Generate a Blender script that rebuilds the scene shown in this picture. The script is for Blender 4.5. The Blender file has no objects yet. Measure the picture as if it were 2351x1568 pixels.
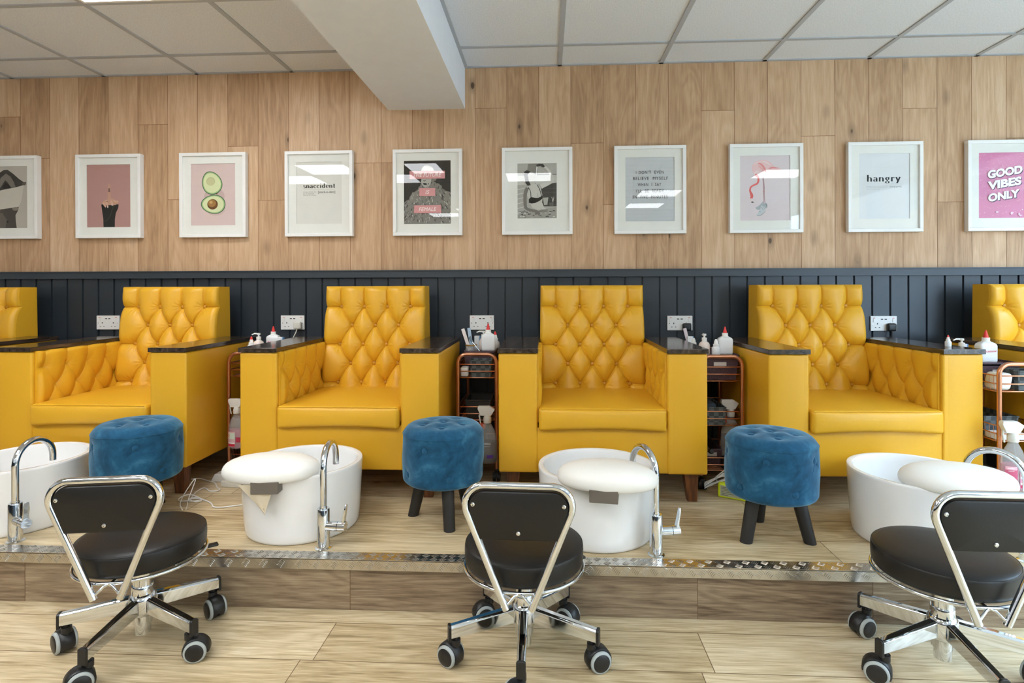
import bpy, math, random
import numpy as np
from mathutils import Vector, Matrix
R = math.radians
PI = math.pi
scene = bpy.context.scene
COL = scene.collection

# ------------------------------------------------------------------ camera
FPX, PCX, PCY = 1327.62, 1182.62, 663.98
cam_data = bpy.data.cameras.new('camera')
cam = bpy.data.objects.new('camera', cam_data)
COL.objects.link(cam)
cam_data.sensor_fit = 'HORIZONTAL'
cam_data.sensor_width = 36.0
cam_data.lens = FPX / 2351 * 36.0
cam_data.shift_x = -(PCX - 1175.5) / 2351
cam_data.shift_y = -(784.0 - PCY) / 2351
cam_data.clip_start = 0.02
cam.location = (0, -3.4823, 1.156)
cam.rotation_euler = (Matrix.Rotation(0.0533, 3, 'Z') @ Matrix.Rotation(PI / 2, 3, 'X') @ Matrix.Rotation(-0.003, 3, 'Z')).to_euler()
scene.camera = cam

# ------------------------------------------------------------------ world, daylight, exposure
world = bpy.data.worlds.new('world')
scene.world = world
world.use_nodes = True
wb = world.node_tree.nodes['Background']
wb.inputs[0].default_value = (0.54, 0.75, 1.0, 1)
wb.inputs[1].default_value = 14.0
# daylight comes in through the shop window of the right wall; the portal only guides sampling
pl = bpy.data.lights.new('window_daylight', 'AREA')
pl.shape = 'RECTANGLE'; pl.size = 5.6; pl.size_y = 2.0
pl.cycles.is_portal = True
plo = bpy.data.objects.new('window_daylight', pl)
plo.location = (3.93, -3.6, 1.35); plo.rotation_euler = (0, R(90), 0)
plo.rotation_euler = (R(90), 0, R(90))
COL.objects.link(plo)
PANEL_STRENGTH = 9.0
scene.view_settings.view_transform = 'Standard'
scene.view_settings.look = 'None'
scene.view_settings.exposure = 1.08
scene.view_settings.gamma = 1.0
scene.view_settings.use_curve_mapping = False

# ------------------------------------------------------------------ colour + materials
def lin(h, a=1.0):
    h = h.lstrip('#')
    c = [int(h[i:i + 2], 16) / 255 for i in (0, 2, 4)]
    return tuple((x / 12.92 if x <= 0.04045 else ((x + 0.055) / 1.055) ** 2.4) for x in c) + (a,)

class NT:
    def __init__(s, name):
        s.m = bpy.data.materials.new(name); s.m.use_nodes = True
        s.t = s.m.node_tree; s.n = s.t.nodes; s.b = s.n['Principled BSDF']
    def node(s, typ, props=None, **ins):
        n = s.n.new(typ)
        for k, v in (props or {}).items(): setattr(n, k, v)
        for k, v in ins.items():
            k = int(k[1:]) if k[0] == 'i' and k[1:].isdigit() else k.replace('_', ' ')
            s.set(n.inputs[k], v)
        return n
    def set(s, inp, v):
        if hasattr(v, 'is_output') or isinstance(v, bpy.types.NodeSocket): s.t.links.new(v, inp)
        else: inp.default_value = v
    def math(s, op, a, b=0.0, c=None):
        n = s.n.new('ShaderNodeMath'); n.operation = op
        s.set(n.inputs[0], a); s.set(n.inputs[1], b)
        if c is not None: s.set(n.inputs[2], c)
        return n.outputs[0]
    def mix(s, f, a, b, mode='MIX'):
        n = s.n.new('ShaderNodeMix'); n.data_type = 'RGBA'; n.blend_type = mode
        s.set(n.inputs[0], f); s.set(n.inputs[6], a); s.set(n.inputs[7], b)
        return n.outputs[2]
    def ramp(s, f, pts):
        n = s.n.new('ShaderNodeValToRGB'); e = n.color_ramp.elements
        while len(e) < len(pts): e.new(0.5)
        for i, (p, c) in enumerate(pts): e[i].position = p; e[i].color = c
        s.set(n.inputs[0], f); return n.outputs[0]
    def coord(s, which='Object', scale=(1, 1, 1), loc=None):
        tc = s.n.new('ShaderNodeTexCoord'); mp = s.n.new('ShaderNodeMapping')
        s.t.links.new(tc.outputs[which], mp.inputs[0]); mp.inputs['Scale'].default_value = scale
        if loc is not None: s.set(mp.inputs['Location'], loc)
        return mp.outputs[0]
    def noise(s, vec, scale, detail=3, rough=0.5, dist=0.0):
        return s.node('ShaderNodeTexNoise', None, Vector=vec, Scale=scale, Detail=detail, Roughness=rough, Distortion=dist).outputs[0]
    def bump(s, h, strength=0.3, dist=0.01):
        n = s.n.new('ShaderNodeBump'); n.inputs['Strength'].default_value = strength; n.inputs['Distance'].default_value = dist
        s.set(n.inputs['Height'], h); s.t.links.new(n.outputs[0], s.b.inputs['Normal'])
    def p(s, **k):
        for a, v in k.items(): s.set(s.b.inputs[a.replace('_', ' ')], v)
        return s

_mc = {}
def flat(hexc, rough=0.5, metal=0.0, spec=0.5, name=None, coat=0.0):
    key = (hexc, rough, metal, spec, coat)
    if key not in _mc:
        t = NT(name or 'colour_' + hexc.strip('#'))
        v = t.noise(t.coord(), 14.0, 2)
        c = lin(hexc)
        d = tuple(x * 0.93 for x in c[:3]) + (1,)
        t.p(Base_Color=t.mix(v, d, c), Roughness=rough, Metallic=metal)
        t.b.inputs['Specular IOR Level'].default_value = spec
        t.b.inputs['Coat Weight'].default_value = coat
        _mc[key] = t.m
    return _mc[key]

def mk_leather(name, hexc, rough, bs=0.12, scale=260):
    t = NT(name); co = t.coord()
    v = t.noise(co, 5.0, 3)
    c = lin(hexc); d = (c[0] * 0.93, c[1] * 0.90, c[2] * 0.85, 1)
    t.p(Base_Color=t.mix(v, d, c), Roughness=rough)
    t.b.inputs['Specular IOR Level'].default_value = 0.45
    g = t.node('ShaderNodeTexVoronoi', None, Vector=co, Scale=scale).outputs[0]
    w = t.noise(co, 9.0, 4)
    t.bump(t.math('ADD', t.math('MULTIPLY', g, 0.25), w), bs, 0.004)
    return t.m
M = {}
M['yellow'] = mk_leather('yellow_leather', '#E4AE2A', 0.38)
M['button'] = mk_leather('yellow_button_leather', '#C88F20', 0.42)
M['black'] = mk_leather('black_leather', '#111112', 0.42, 0.10)
M['white_leather'] = mk_leather('white_leather', '#F5F5F2', 0.45, 0.15)

def mk_velvet():
    t = NT('blue_velvet'); co = t.coord()
    a = t.noise(co, 10.0, 4, 0.6, 0.5); b = t.noise(co, 26.0, 3, 0.6)
    f = t.math('ADD', t.math('MULTIPLY', a, 0.75), t.math('MULTIPLY', b, 0.25))
    c = t.ramp(f, [(0.34, lin('#123A54')), (0.5, lin('#1F5373')), (0.66, lin('#3B728F'))])
    t.p(Base_Color=c, Roughness=0.85)
    t.b.inputs['Sheen Weight'].default_value = 0.6
    t.b.inputs['Sheen Roughness'].default_value = 0.4
    t.b.inputs['Sheen Tint'].default_value = (0.45, 0.72, 0.95, 1)
    t.b.inputs['Specular IOR Level'].default_value = 0.2
    t.bump(b, 0.12, 0.004)
    return t.m
M['velvet'] = mk_velvet()

def mk_plank(name, cols, axis, streak, gloss=0.45, spots=True, contrast=1.0, tonew=0.24):
    """wood with a random tone per board (face attribute 'tone', vector 'shift'); grain runs along the axis"""
    t = NT(name)
    tone = t.n.new('ShaderNodeAttribute'); tone.attribute_name = 'tone'
    sh = t.n.new('ShaderNodeAttribute'); sh.attribute_name = 'shift'
    tc = t.n.new('ShaderNodeTexCoord')
    add = t.n.new('ShaderNodeVectorMath'); add.operation = 'ADD'
    t.t.links.new(tc.outputs['Object'], add.inputs[0]); t.t.links.new(sh.outputs['Vector'], add.inputs[1])
    def mp(sc):
        m = t.n.new('ShaderNodeMapping'); t.t.links.new(add.outputs[0], m.inputs[0]); m.inputs['Scale'].default_value = sc; return m.outputs[0]
    L, W = streak
    scl = [W, W, W]; scl[axis] = L
    big = [W * 0.22] * 3; big[axis] = L * 0.5
    fine = t.noise(mp(tuple(x * 4 for x in scl)), 1.0, 5, 0.65, 0.3)
    mid = t.noise(mp(tuple(scl)), 1.0, 4, 0.6, 1.2)
    warp = t.noise(mp(tuple(big)), 1.0, 3, 0.5, 1.0)
    rings = t.math('SINE', t.math('MULTIPLY', warp, 60.0))
    rings = t.math('MULTIPLY_ADD', rings, 0.5, 0.5)
    cen = lambda n_, w_: t.math('MULTIPLY', t.math('SUBTRACT', n_, 0.5), w_)
    hf = t.noise(mp(tuple(x * (9 if i_ != axis else 5) for i_, x in enumerate(scl))), 1.0, 3, 0.6)
    f = t.math('ADD', 0.5, cen(fine, 0.42 * contrast))
    f = t.math('ADD', f, cen(mid, 0.38 * contrast))
    f = t.math('ADD', f, cen(hf, 0.22 * contrast))
    f = t.math('ADD', f, cen(rings, 0.085 * contrast))
    f = t.math('ADD', f, cen(tone.outputs['Fac'], tonew))
    c = t.ramp(f, [(0.20, lin(cols[0])), (0.40, lin(cols[1])), (0.60, lin(cols[2])), (0.80, lin(cols[3]))])
    if spots:
        vs = [5.0] * 3; vs[axis] = 2.6
        vo = t.n.new('ShaderNodeTexVoronoi'); vo.inputs['Scale'].default_value = 1.0
        t.t.links.new(mp(tuple(vs)), vo.inputs['Vector'])
        vo.inputs['Randomness'].default_value = 1.0
        k = t.math('ADD', vo.outputs['Distance'], t.math('MULTIPLY', t.math('SUBTRACT', mid, 0.5), 0.06))
        kn = t.ramp(k, [(0.0, (1, 1, 1, 1)), (0.040, (0.95, 0.95, 0.95, 1)), (0.058, (0.36, 0.36, 0.36, 1)), (0.17, (0, 0, 0, 1))])
        c = t.mix(t.math('MULTIPLY', kn, 0.9), c, lin(cols[4]))
    t.p(Base_Color=c, Roughness=gloss)
    t.b.inputs['Specular IOR Level'].default_value = 0.35
    t.bump(fine, 0.08, 0.003)
    return t.m
M['wall_wood'] = mk_plank('oak_wall_boards', ['#9B7A5A', '#BA9673', '#CFAC89', '#DFC3A4', '#3E2E22'], 2, (1.5, 22), 0.5)
M['floor_wood'] = mk_plank('light_oak_floor', ['#86704F', '#B8A27C', '#D6C3A0', '#E6D8BC', '#6B5032'], 0, (2.0, 34), 0.4, True, 1.35, 0.16)
M['riser_wood'] = mk_plank('brown_oak_riser', ['#5C4A37', '#84705A', '#9E8A70', '#B5A389', '#3A2A1B'], 0, (2.0, 34), 0.45, True, 1.6, 0.16)
M['wall_gap'] = flat('#7E5029', 0.7, name='board_joint')
M['floor_gap'] = flat('#6E5334', 0.7, name='floor_joint')

def mk_darkwood():
    t = NT('dark_wood_laminate'); co = t.coord('Object', (30, 2.2, 30))
    f = t.noise(co, 1.6, 5, 0.65, 0.5)
    t.p(Base_Color=t.ramp(f, [(0.35, lin('#221B16')), (0.55, lin('#44382F')), (0.7, lin('#65574A'))]), Roughness=0.16)
    t.b.inputs['Specular IOR Level'].default_value = 0.6
    return t.m
M['dark_wood'] = mk_darkwood()
def mk_legwood():
    t = NT('brown_stained_leg_wood'); co = t.coord('Object', (40, 40, 6))
    t.p(Base_Color=t.ramp(t.noise(co, 1.5, 4), [(0.35, lin('#4A2713')), (0.65, lin('#7C4821'))]), Roughness=0.4)
    return t.m
M['leg_wood'] = mk_legwood()
def mk_metal(name, hexc, rough):
    t = NT(name); v = t.noise(t.coord(), 30, 2)
    t.p(Base_Color=lin(hexc), Metallic=1.0, Roughness=t.math('MULTIPLY_ADD', v, 0.05, rough))
    return t.m
M['chrome'] = mk_metal('polished_chrome', '#DEE3E9', 0.03)
M['alu'] = mk_metal('chequer_plate_aluminium', '#C9C4BC', 0.22)
M['copper'] = mk_metal('copper_tube', '#D09373', 0.28)
M['white_cer'] = flat('#F3F3F2', 0.10, name='white_ceramic', coat=0.3)
M['white_pl'] = flat('#F0EFEC', 0.35, name='white_plastic')
M['black_pl'] = flat('#1A1A1B', 0.4, name='black_plastic')
M['grey_pl'] = flat('#AAB0AE', 0.5, name='grey_rubber')
M['black_wood'] = flat('#1F1D1C', 0.55, name='black_painted_wood')
M['slate'] = flat('#2B333B', 0.38, name='slate_grey_paint')
M['cap_slate'] = flat('#333B43', 0.40, name='slate_grey_rail_paint')
M['frame_white'] = flat('#F2F1EE', 0.35, name='white_frame_paint')
M['mat_white'] = flat('#EFEEE8', 0.8, name='white_mount_card')
M['paint_white'] = flat('#E6E9EE', 0.75, name='white_wall_paint')
M['ceil_bar'] = flat('#B4B8BE', 0.5, name='ceiling_grid_metal')
M['red'] = flat('#DD2B2A', 0.35, name='red_plastic')
M['brown_grey'] = flat('#6F665C', 0.55, name='brown_grey_bracket')

def mk_tile():
    t = NT('ceiling_tile'); co = t.coord()
    n = t.noise(co, 160, 3, 0.7)
    t.p(Base_Color=t.ramp(n, [(0.3, lin('#D3D7DD')), (0.6, lin('#E9EDF3'))]), Roughness=0.9)
    t.bump(n, 0.25, 0.003); return t.m
M['tile'] = mk_tile()
def mk_emit(name, col, s):
    t = NT(name); t.p(Base_Color=(1, 1, 1, 1), Emission_Color=col, Emission_Strength=s); return t.m
M['panel'] = mk_emit('lit_panel_diffuser', (0.95, 0.975, 1.0, 1), PANEL_STRENGTH)

def mk_thin(name, tint, refl, rough=0.0, fac=None):
    """thin clear sheet: mostly transparent, a little mirror"""
    m = bpy.data.materials.new(name); m.use_nodes = True; nt = m.node_tree; nt.nodes.clear()
    o = nt.nodes.new('ShaderNodeOutputMaterial'); mx = nt.nodes.new('ShaderNodeMixShader')
    tr = nt.nodes.new('ShaderNodeBsdfTransparent'); gl = nt.nodes.new('ShaderNodeBsdfGlossy')
    tr.inputs[0].default_value = tint; gl.inputs['Roughness'].default_value = rough
    lw = nt.nodes.new('ShaderNodeLayerWeight'); lw.inputs[0].default_value = 0.5
    pw = nt.nodes.new('ShaderNodeMath'); pw.operation = 'POWER'; pw.inputs[1].default_value = 5.0
    ma = nt.nodes.new('ShaderNodeMath'); ma.operation = 'MULTIPLY_ADD'; ma.inputs[1].default_value = 1 - refl; ma.inputs[2].default_value = refl
    nt.links.new(lw.outputs['Facing'], pw.inputs[0]); nt.links.new(pw.outputs[0], ma.inputs[0])
    nt.links.new(ma.outputs[0], mx.inputs[0]); nt.links.new(tr.outputs[0], mx.inputs[1]); nt.links.new(gl.outputs[0], mx.inputs[2])
    nt.links.new(mx.outputs[0], o.inputs[0]); return m
M['glass'] = mk_thin('picture_glass', (0.985, 0.99, 0.985, 1), 0.036)
M['pane'] = mk_thin('window_glass', (0.95, 0.97, 0.97, 1), 0.05)
def mk_clear(name, hexc, alpha, rough=0.08):
    t = NT(name); v = t.noise(t.coord(), 20, 2)
    t.p(Base_Color=t.mix(v, lin(hexc), tuple(x * 0.9 for x in lin(hexc)[:3]) + (1,)), Roughness=rough, Alpha=alpha); return t.m
M['clear_bottle'] = mk_clear('clear_bottle_plastic', '#D8D8D6', 0.28)
M['pink_liquid'] = mk_clear('pink_cleaner_liquid', '#D9819B', 0.55)
M['dark_liquid'] = mk_clear('dark_cleaner_liquid', '#2E2630', 0.8)
M['milky'] = flat('#E8E9EA', 0.25, name='milky_plastic')
M['frost'] = flat('#D9D7D0', 0.3, name='frosted_trigger_plastic')

def mk_weave(name, ca, cb):
    t = NT(name)
    ck = t.node('ShaderNodeTexChecker', None, Vector=t.coord('Object', (1, 1, 1)), Scale=45.0, Color1=lin(ca), Color2=lin(cb))
    t.p(Base_Color=ck.outputs[0], Roughness=0.8)
    t.bump(t.noise(t.coord(), 200, 2), 0.3, 0.002); return t.m
M['weave'] = mk_weave('grey_woven_strap', '#3F4547', '#5C6365')
def mk_lace():
    t = NT('plum_perforated_plastic')
    v = t.node('ShaderNodeTexVoronoi', None, Vector=t.coord(), Scale=150.0).outputs[0]
    t.p(Base_Color=t.ramp(v, [(0.0, lin('#9C8490')), (0.25, lin('#574049')), (0.5, lin('#4A363F'))]), Roughness=0.5); return t.m
M['lace'] = mk_lace()

# ------------------------------------------------------------------ mesh builder
class MB:
    def __init__(s): s.v = []; s.f = []; s.m = []
    def add(s, verts, faces, mi=0):
        o = len(s.v); s.v.extend([tuple(map(float, p)) for p in verts])
        s.f.extend([tuple(o + i for i in f) for f in faces]); s.m.extend([mi] * len(faces)); return s
    def box(s, x0, x1, y0, y1, z0, z1, mi=0, fn=None):
        v = [(x, y, z) for z in (z0, z1) for y in (y0, y1) for x in (x0, x1)]
        if fn: v = [fn(p) for p in v]
        return s.add(v, [(0, 2, 3, 1), (4, 5, 7, 6), (0, 1, 5, 4), (2, 6, 7, 3), (0, 4, 6, 2), (1, 3, 7, 5)], mi)
    def quad(s, a, b, c, d, mi=0): return s.add([a, b, c, d], [(0, 1, 2, 3)], mi)
    def poly(s, pts, mi=0): return s.add(pts, [tuple(range(len(pts)))], mi)
    def lathe(s, prof, n=32, loc=(0, 0, 0), sx=1, sy=1, mi=0, fn=None, rot=None):
        v = []; f = []
        for r, z in prof:
            for k in range(n):
                a = 2 * PI * k / n
                p = Vector((r * math.cos(a) * sx, r * math.sin(a) * sy, z))
                if fn: p = Vector(fn(p, a))
                if rot is not None: p = rot @ p
                v.append(p + Vector(loc))
        for i in range(len(prof) - 1):
            for k in range(n):
                k2 = (k + 1) % n
                f.append((i * n + k, i * n + k2, (i + 1) * n + k2, (i + 1) * n + k))
        if prof[0][0] > 1e-5: f.append(tuple(reversed(range(n))))
        if prof[-1][0] > 1e-5: f.append(tuple((len(prof) - 1) * n + k for k in range(n)))
        return s.add(v, f, mi)
    def tube(s, pts, r, n=10, closed=False, mi=0, flat_z=1.0):
        P = [Vector(p) for p in pts]; N = len(P); v = []; f = []
        rr = r if isinstance(r, (list, tuple)) else [r] * N
        T = []
        for i in range(N):
            a = P[(i - 1) % N] if (closed or i > 0) else P[i]; b = P[(i + 1) % N] if (closed or i < N - 1) else P[i]
            T.append((b - a).normalized())
        up = Vector((0, 0, 1)) if abs(T[0].z) < 0.9 else Vector((0, 1, 0))
        nrm = (up - T[0] * up.dot(T[0])).normalized()
        for i in range(N):
            nrm = (nrm - T[i] * nrm.dot(T[i])).normalized(); bi = T[i].cross(nrm)
            for k in range(n):
                a = 2 * PI * k / n
                v.append(P[i] + nrm * math.cos(a) * rr[i] * flat_z + bi * math.sin(a) * rr[i])
        M_ = N if closed else N - 1
        for i in range(M_):
            j = (i + 1) % N
            for k in range(n):
                k2 = (k + 1) % n
                f.append((i * n + k, i * n + k2, j * n + k2, j * n + k))
        if not closed: f.append(tuple(reversed(range(n)))); f.append(tuple((N - 1) * n + k for k in range(n)))
        return s.add(v, f, mi)
    def cyl(s, a, b, r, n=20, mi=0, r2=None): return s.tube([a, b], [r, r if r2 is None else r2], n, mi=mi)
    def softbox(s, size, r, loc=(0, 0, 0), n=(6, 6, 6), fn=None, mi=0, k=3):
        h = [x / 2 for x in size]
        ax = []
        for i in range(3):
            hh = h[i]; q = [-hh + r * j / k for j in range(k)]
            m = [-(hh - r) + 2 * (hh - r) * j / n[i] for j in range(n[i] + 1)]
            ax.append(q + m + [-x for x in reversed(q)])
        idx = {}; V = []; F = []
        def vid(i, j, l):
            key = (i, j, l)
            if key not in idx:
                p = np.array([ax[0][i], ax[1][j], ax[2][l]])
                q = np.clip(p, [-(x - r) for x in h], [x - r for x in h]); d = p - q; L = np.linalg.norm(d)
                if L > 1e-9: p = q + d / L * r
                if fn: p = np.array(fn(p))
                idx[key] = len(V); V.append(tuple(p + np.array(loc)))
            return idx[key]
        A, B, C_ = [len(a) - 1 for a in ax]
        for i in range(A):
            for j in range(B):
                F.append((vid(i, j, 0), vid(i, j + 1, 0), vid(i + 1, j + 1, 0), vid(i + 1, j, 0)))
                F.append((vid(i, j, C_), vid(i + 1, j, C_), vid(i + 1, j + 1, C_), vid(i, j + 1, C_)))
        for i in range(A):
            for l in range(C_):
                F.append((vid(i, 0, l), vid(i + 1, 0, l), vid(i + 1, 0, l + 1), vid(i, 0, l + 1)))
                F.append((vid(i, B, l), vid(i, B, l + 1), vid(i + 1, B, l + 1), vid(i + 1, B, l)))
        for j in range(B):
            for l in range(C_):
                F.append((vid(0, j, l), vid(0, j, l + 1), vid(0, j + 1, l + 1), vid(0, j + 1, l)))
                F.append((vid(A, j, l), vid(A, j + 1, l), vid(A, j + 1, l + 1), vid(A, j, l + 1)))
        return s.add(V, F, mi)
    def grid(s, V2, mi=0, flip=False):
        """V2: array rows x cols x 3"""
        nr, nc = V2.shape[:2]
        f = []
        for i in range(nr - 1):
            for j in range(nc - 1):
                q = (i * nc + j, i * nc + j + 1, (i + 1) * nc + j + 1, (i + 1) * nc + j)
                f.append(tuple(reversed(q)) if flip else q)
        return s.add(V2.reshape(-1, 3), f, mi)

def arc(cx, cy, r, a0, a1, n):
    return [(cx + r * math.cos(R(a0 + (a1 - a0) * i / n)), cy + r * math.sin(R(a0 + (a1 - a0) * i / n))) for i in range(n + 1)]

def link_mesh(name, mb, mats, parent=None, loc=(0, 0, 0), rot=(0, 0, 0), smooth=True, angle=38, bevel=None):
    me = bpy.data.meshes.new(name)
    me.from_pydata(mb.v, [], mb.f)
    if not isinstance(mats, (list, tuple)): mats = [mats]
    for m in mats: me.materials.append(m)
    if len(mats) > 1: me.polygons.foreach_set('material_index', mb.m)
    if smooth:
        me.shade_smooth()
        me.set_sharp_from_angle(angle=R(angle))
    me.update()
    o = bpy.data.objects.new(name, me); COL.objects.link(o)
    o.location = loc; o.rotation_euler = rot
    if parent is not None: o.parent = parent
    if bevel:
        b = o.modifiers.new('bevel', 'BEVEL'); b.width = bevel; b.segments = 3; b.limit_method = 'ANGLE'
    return o

def thing(name, label, cat, loc=(0, 0, 0), rz=0.0, group=None):
    o = bpy.data.objects.new(name, None); COL.objects.link(o)
    o.empty_display_size = 0.05
    o.location = loc; o.rotation_euler = (0, 0, rz)
    return tag(o, label, cat, group)
def tag(o, label, cat, group=None):
    o['label'] = label; o['category'] = cat
    if group: o['group'] = group
    return o
def struct(name, mb, mats, label=None, **k):
    o = link_mesh(name, mb, mats, **k); o['kind'] = 'structure'
    if label: o['label'] = label
    return o
def copy_tree(o, parent=None):
    c = o.copy(); COL.objects.link(c)
    if parent is not None: c.parent = parent
    for ch in list(o.children): copy_tree(ch, c)
    return c
def place(proto, used, loc, rz, label, group=None):
    o = proto if not used else copy_tree(proto)
    o.location = loc; o.rotation_euler = (0, 0, rz); o['label'] = label
    if group: o['group'] = group
    return o

# ------------------------------------------------------------------ the room
XL, XR, YF = -5.0, 3.95, -8.0
CH = 2.494; PZ = 0.186; PY = -1.44

def boards(name, rects, axis, gapmat, mat, y=None, z=None, seed=1, tones=None, gap=0.0012):
    """rects: (a0,a1,b0,b1) in x,z (wall) or x,y (floor); each board is a face with its own tone"""
    rnd = random.Random(seed)
    V = []; F = []; tone = []; shift = []
    for i, (a0, a1, b0, b1) in enumerate(rects):
        g = gap
        if y is not None: q = [(a0 + g, y, b0 + g), (a1 - g, y, b0 + g), (a1 - g, y, b1 - g), (a0 + g, y, b1 - g)]
        else: q = [(a0 + g, b0 + g, z), (a1 - g, b0 + g, z), (a1 - g, b1 - g, z), (a0 + g, b1 - g, z)]
        o = len(V); V += q; F.append((o, o + 1, o + 2, o + 3))
        tone.append(tones[i] if tones and tones[i] is not None else rnd.random()); shift.append((rnd.uniform(-40, 40), rnd.uniform(-40, 40), rnd.uniform(-40, 40)))
    # backing sheet shows in the joints
    A0 = min(r[0] for r in rects); A1 = max(r[1] for r in rects); B0 = min(r[2] for r in rects); B1 = max(r[3] for r in rects)
    o = len(V)
    if y is not None: V += [(A0, y + 0.001, B0), (A1, y + 0.001, B0), (A1, y + 0.001, B1), (A0, y + 0.001, B1)]
    else: V += [(A0, B0, z - 0.001), (A1, B0, z - 0.001), (A1, B1, z - 0.001), (A0, B1, z - 0.001)]
    F.append((o, o + 1, o + 2, o + 3)); tone.append(0.5); shift.append((0, 0, 0))
    me = bpy.data.meshes.new(name); me.from_pydata(V, [], F)
    me.materials.append(mat); me.materials.append(gapmat)
    me.polygons[-1].material_index = 1
    at = me.attributes.new('tone', 'FLOAT', 'FACE'); at.data.foreach_set('value', tone)
    at = me.attributes.new('shift', 'FLOAT_VECTOR', 'FACE'); at.data.foreach_set('vector', [c for s_ in shift for c in s_])
    ob = bpy.data.objects.new(name, me); COL.objects.link(ob); ob['kind'] = 'structure'
    return ob

# oak boards of the back wall, upright, joints where the photo has them
WJ = {-3.318: 1.99, -2.936: 1.585, -2.545: 2.19, -2.35: 1.72, -1.965: 2.045, -1.766: 1.71, -1.579: 1.94, -1.189: 1.93, -0.997: 1.93,
      -0.806: 1.51, -0.423: 2.25, -0.232: 1.735, 0.15: 2.03, 0.343: 1.66, 0.533: 1.915, 0.918: 2.21, 1.109: 1.885, 1.492: 2.05,
      1.882: 1.86, 2.075: 2.20, 2.27: 1.655, 2.46: 2.0}
rects = []; x0 = -0.425 - 0.1925 * 24
i = 0; rnd = random.Random(5)
while x0 + 0.1925 * i < XR:
    a = x0 + 0.1925 * i; b = a + 0.1925
    zj = None
    for kx, kz in WJ.items():
        if abs(kx - a) < 0.07: zj = kz
    if a < -3.4 or a > 2.6: zj = rnd.uniform(1.5, 2.3)
    b = min(b, XR)
    if zj: rects += [(a, b, 1.2, zj), (a, b, zj, CH + 0.02)]
    else: rects.append((a, b, 1.2, CH + 0.02))
    i += 1
wall = boards('wall_back', rects, 2, M['wall_gap'], M['wall_wood'], y=0.0, seed=11)
wall['label'] = 'back wall clad in upright light oak boards'

# slate grey tongue and groove panelling with its cap rail
mb = MB(); prof = [(XL, -0.012)]
xg = 0.978 - 0.1019 * 58
while xg < XR - 0.03:
    if xg > XL + 0.02:
        prof += [(xg - 0.0055, -0.012), (xg - 0.0045, -0.006), (xg - 0.0012, -0.006), (xg, -0.011), (xg + 0.0012, -0.006), (xg + 0.0045, -0.006), (xg + 0.0055, -0.012)]
    xg += 0.1019
prof.append((XR, -0.012))
V = []; F = []
for x, y in prof: V += [(x, y, PZ), (x, y, 1.24)]
for i in range(len(prof) - 1): F.append((2 * i, 2 * i + 2, 2 * i + 3, 2 * i + 1))
mb.add(V, F)
struct('trim_1', mb, M['slate'], 'slate grey tongue and groove panelling', smooth=False)
mb = MB(); mb.box(XL, XR, -0.034, 0.0, 1.229, 1.274); mb.box(XL, XR, -0.040, 0.0, 1.268, 1.274)
struct('trim_2', mb, M['cap_slate'], 'slate grey rail capping the panelling', smooth=False)

# floors
def plank_rects(xa, xb, rows, joints, L=1.235):
    out = []
    for j, (y0_, y1_) in enumerate(rows):
        xs = [xa]; x = joints[j % len(joints)] - 10 * L
        while x < xb:
            if x > xa + 0.02: xs.append(x)
            x += L
        xs.append(xb)
        for a, b in zip(xs[:-1], xs[1:]): out.append((a, b, y0_, y1_))
    return out
rows = []; y = -1.511 - 0.2 * 0 ; rows.append((-1.511, PY + 0.03))
k = 0
while y > YF:
    rows.append((max(y - 0.203, YF), y)); y -= 0.203; k += 1
fl = boards('floor', plank_rects(XL, XR, rows, [-0.2, 0.505, -0.77, -0.11, 0.9, 0.3]), 0, M['floor_gap'], M['floor_wood'], z=0.0, seed=21)
fl['label'] = 'light oak plank floor'
rows = []; y = -1.413
while y < 0: rows.append((y, min(y + 0.203, 0.0))); y += 0.203
pf = boards('floor.001', plank_rects(XL, XR, rows, [1.044, 0.4, -0.35, -1.50, 0.75, -0.1, 0.5]), 0, M['floor_gap'], M['floor_wood'], z=PZ, seed=33)
pf['label'] = 'raised platform floor of light oak planks'
rs = [(XL, -3.17), (-3.17, -1.94), (-1.94, -0.709), (-0.709, 0.526), (0.526, 1.12), (1.12, 2.35), (2.35, XR)]
rb = boards('platform_riser', [(a, b, 0.0, PZ - 0.005) for a, b in rs], 0, M['floor_gap'], M['riser_wood'], y=PY + 0.01, seed=8)
rb['label'] = 'brown oak riser under the platform edge'

# chequer plate nosing along the platform edge
mb = MB()
T = 0.004; YE = PY - 0.006; ZT = PZ + 0.004; YB = PY + 0.052; ZB = PZ - 0.034
mb.box(XL, XR, YE, YB, ZT - T, ZT); mb.box(XL, XR, YE, YE + T, ZB, ZT - T * 0.5)
def lens(mb, c, ang, top, L=0.0112, w=0.0016, h=0.0013):
    ca, sa = math.cos(ang), math.sin(ang); pts = []
    for u, v_ in ((-L, 0), (-L * 0.5, w), (L * 0.5, w), (L, 0), (L * 0.5, -w), (-L * 0.5, -w)):
        bow = 0.0016 * (1 - (u / L) ** 2)
        x, y = u * ca - (v_ + bow) * sa, u * sa + (v_ + bow) * ca
        pts.append((x, y))
    base = []; up = []
    for x, y in pts:
        if top: base.append((c[0] + x, c[1] + y, ZT)); up.append((c[0] + x * 0.8, c[1] + y * 0.8, ZT + h))
        else: base.append((c[0] + x, YE, c[1] + y)); up.append((c[0] + x * 0.8, YE - h, c[1] + y * 0.8))
    n = 6; f = [(i, (i + 1) % n, n + (i + 1) % n, n + i) for i in range(n)] + [tuple(range(n, 2 * n))]
    if not top: f = [tuple(q) for q in f]
    mb.add(base + up, f)
px = 0.0325; i = 0; x = -3.2
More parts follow.
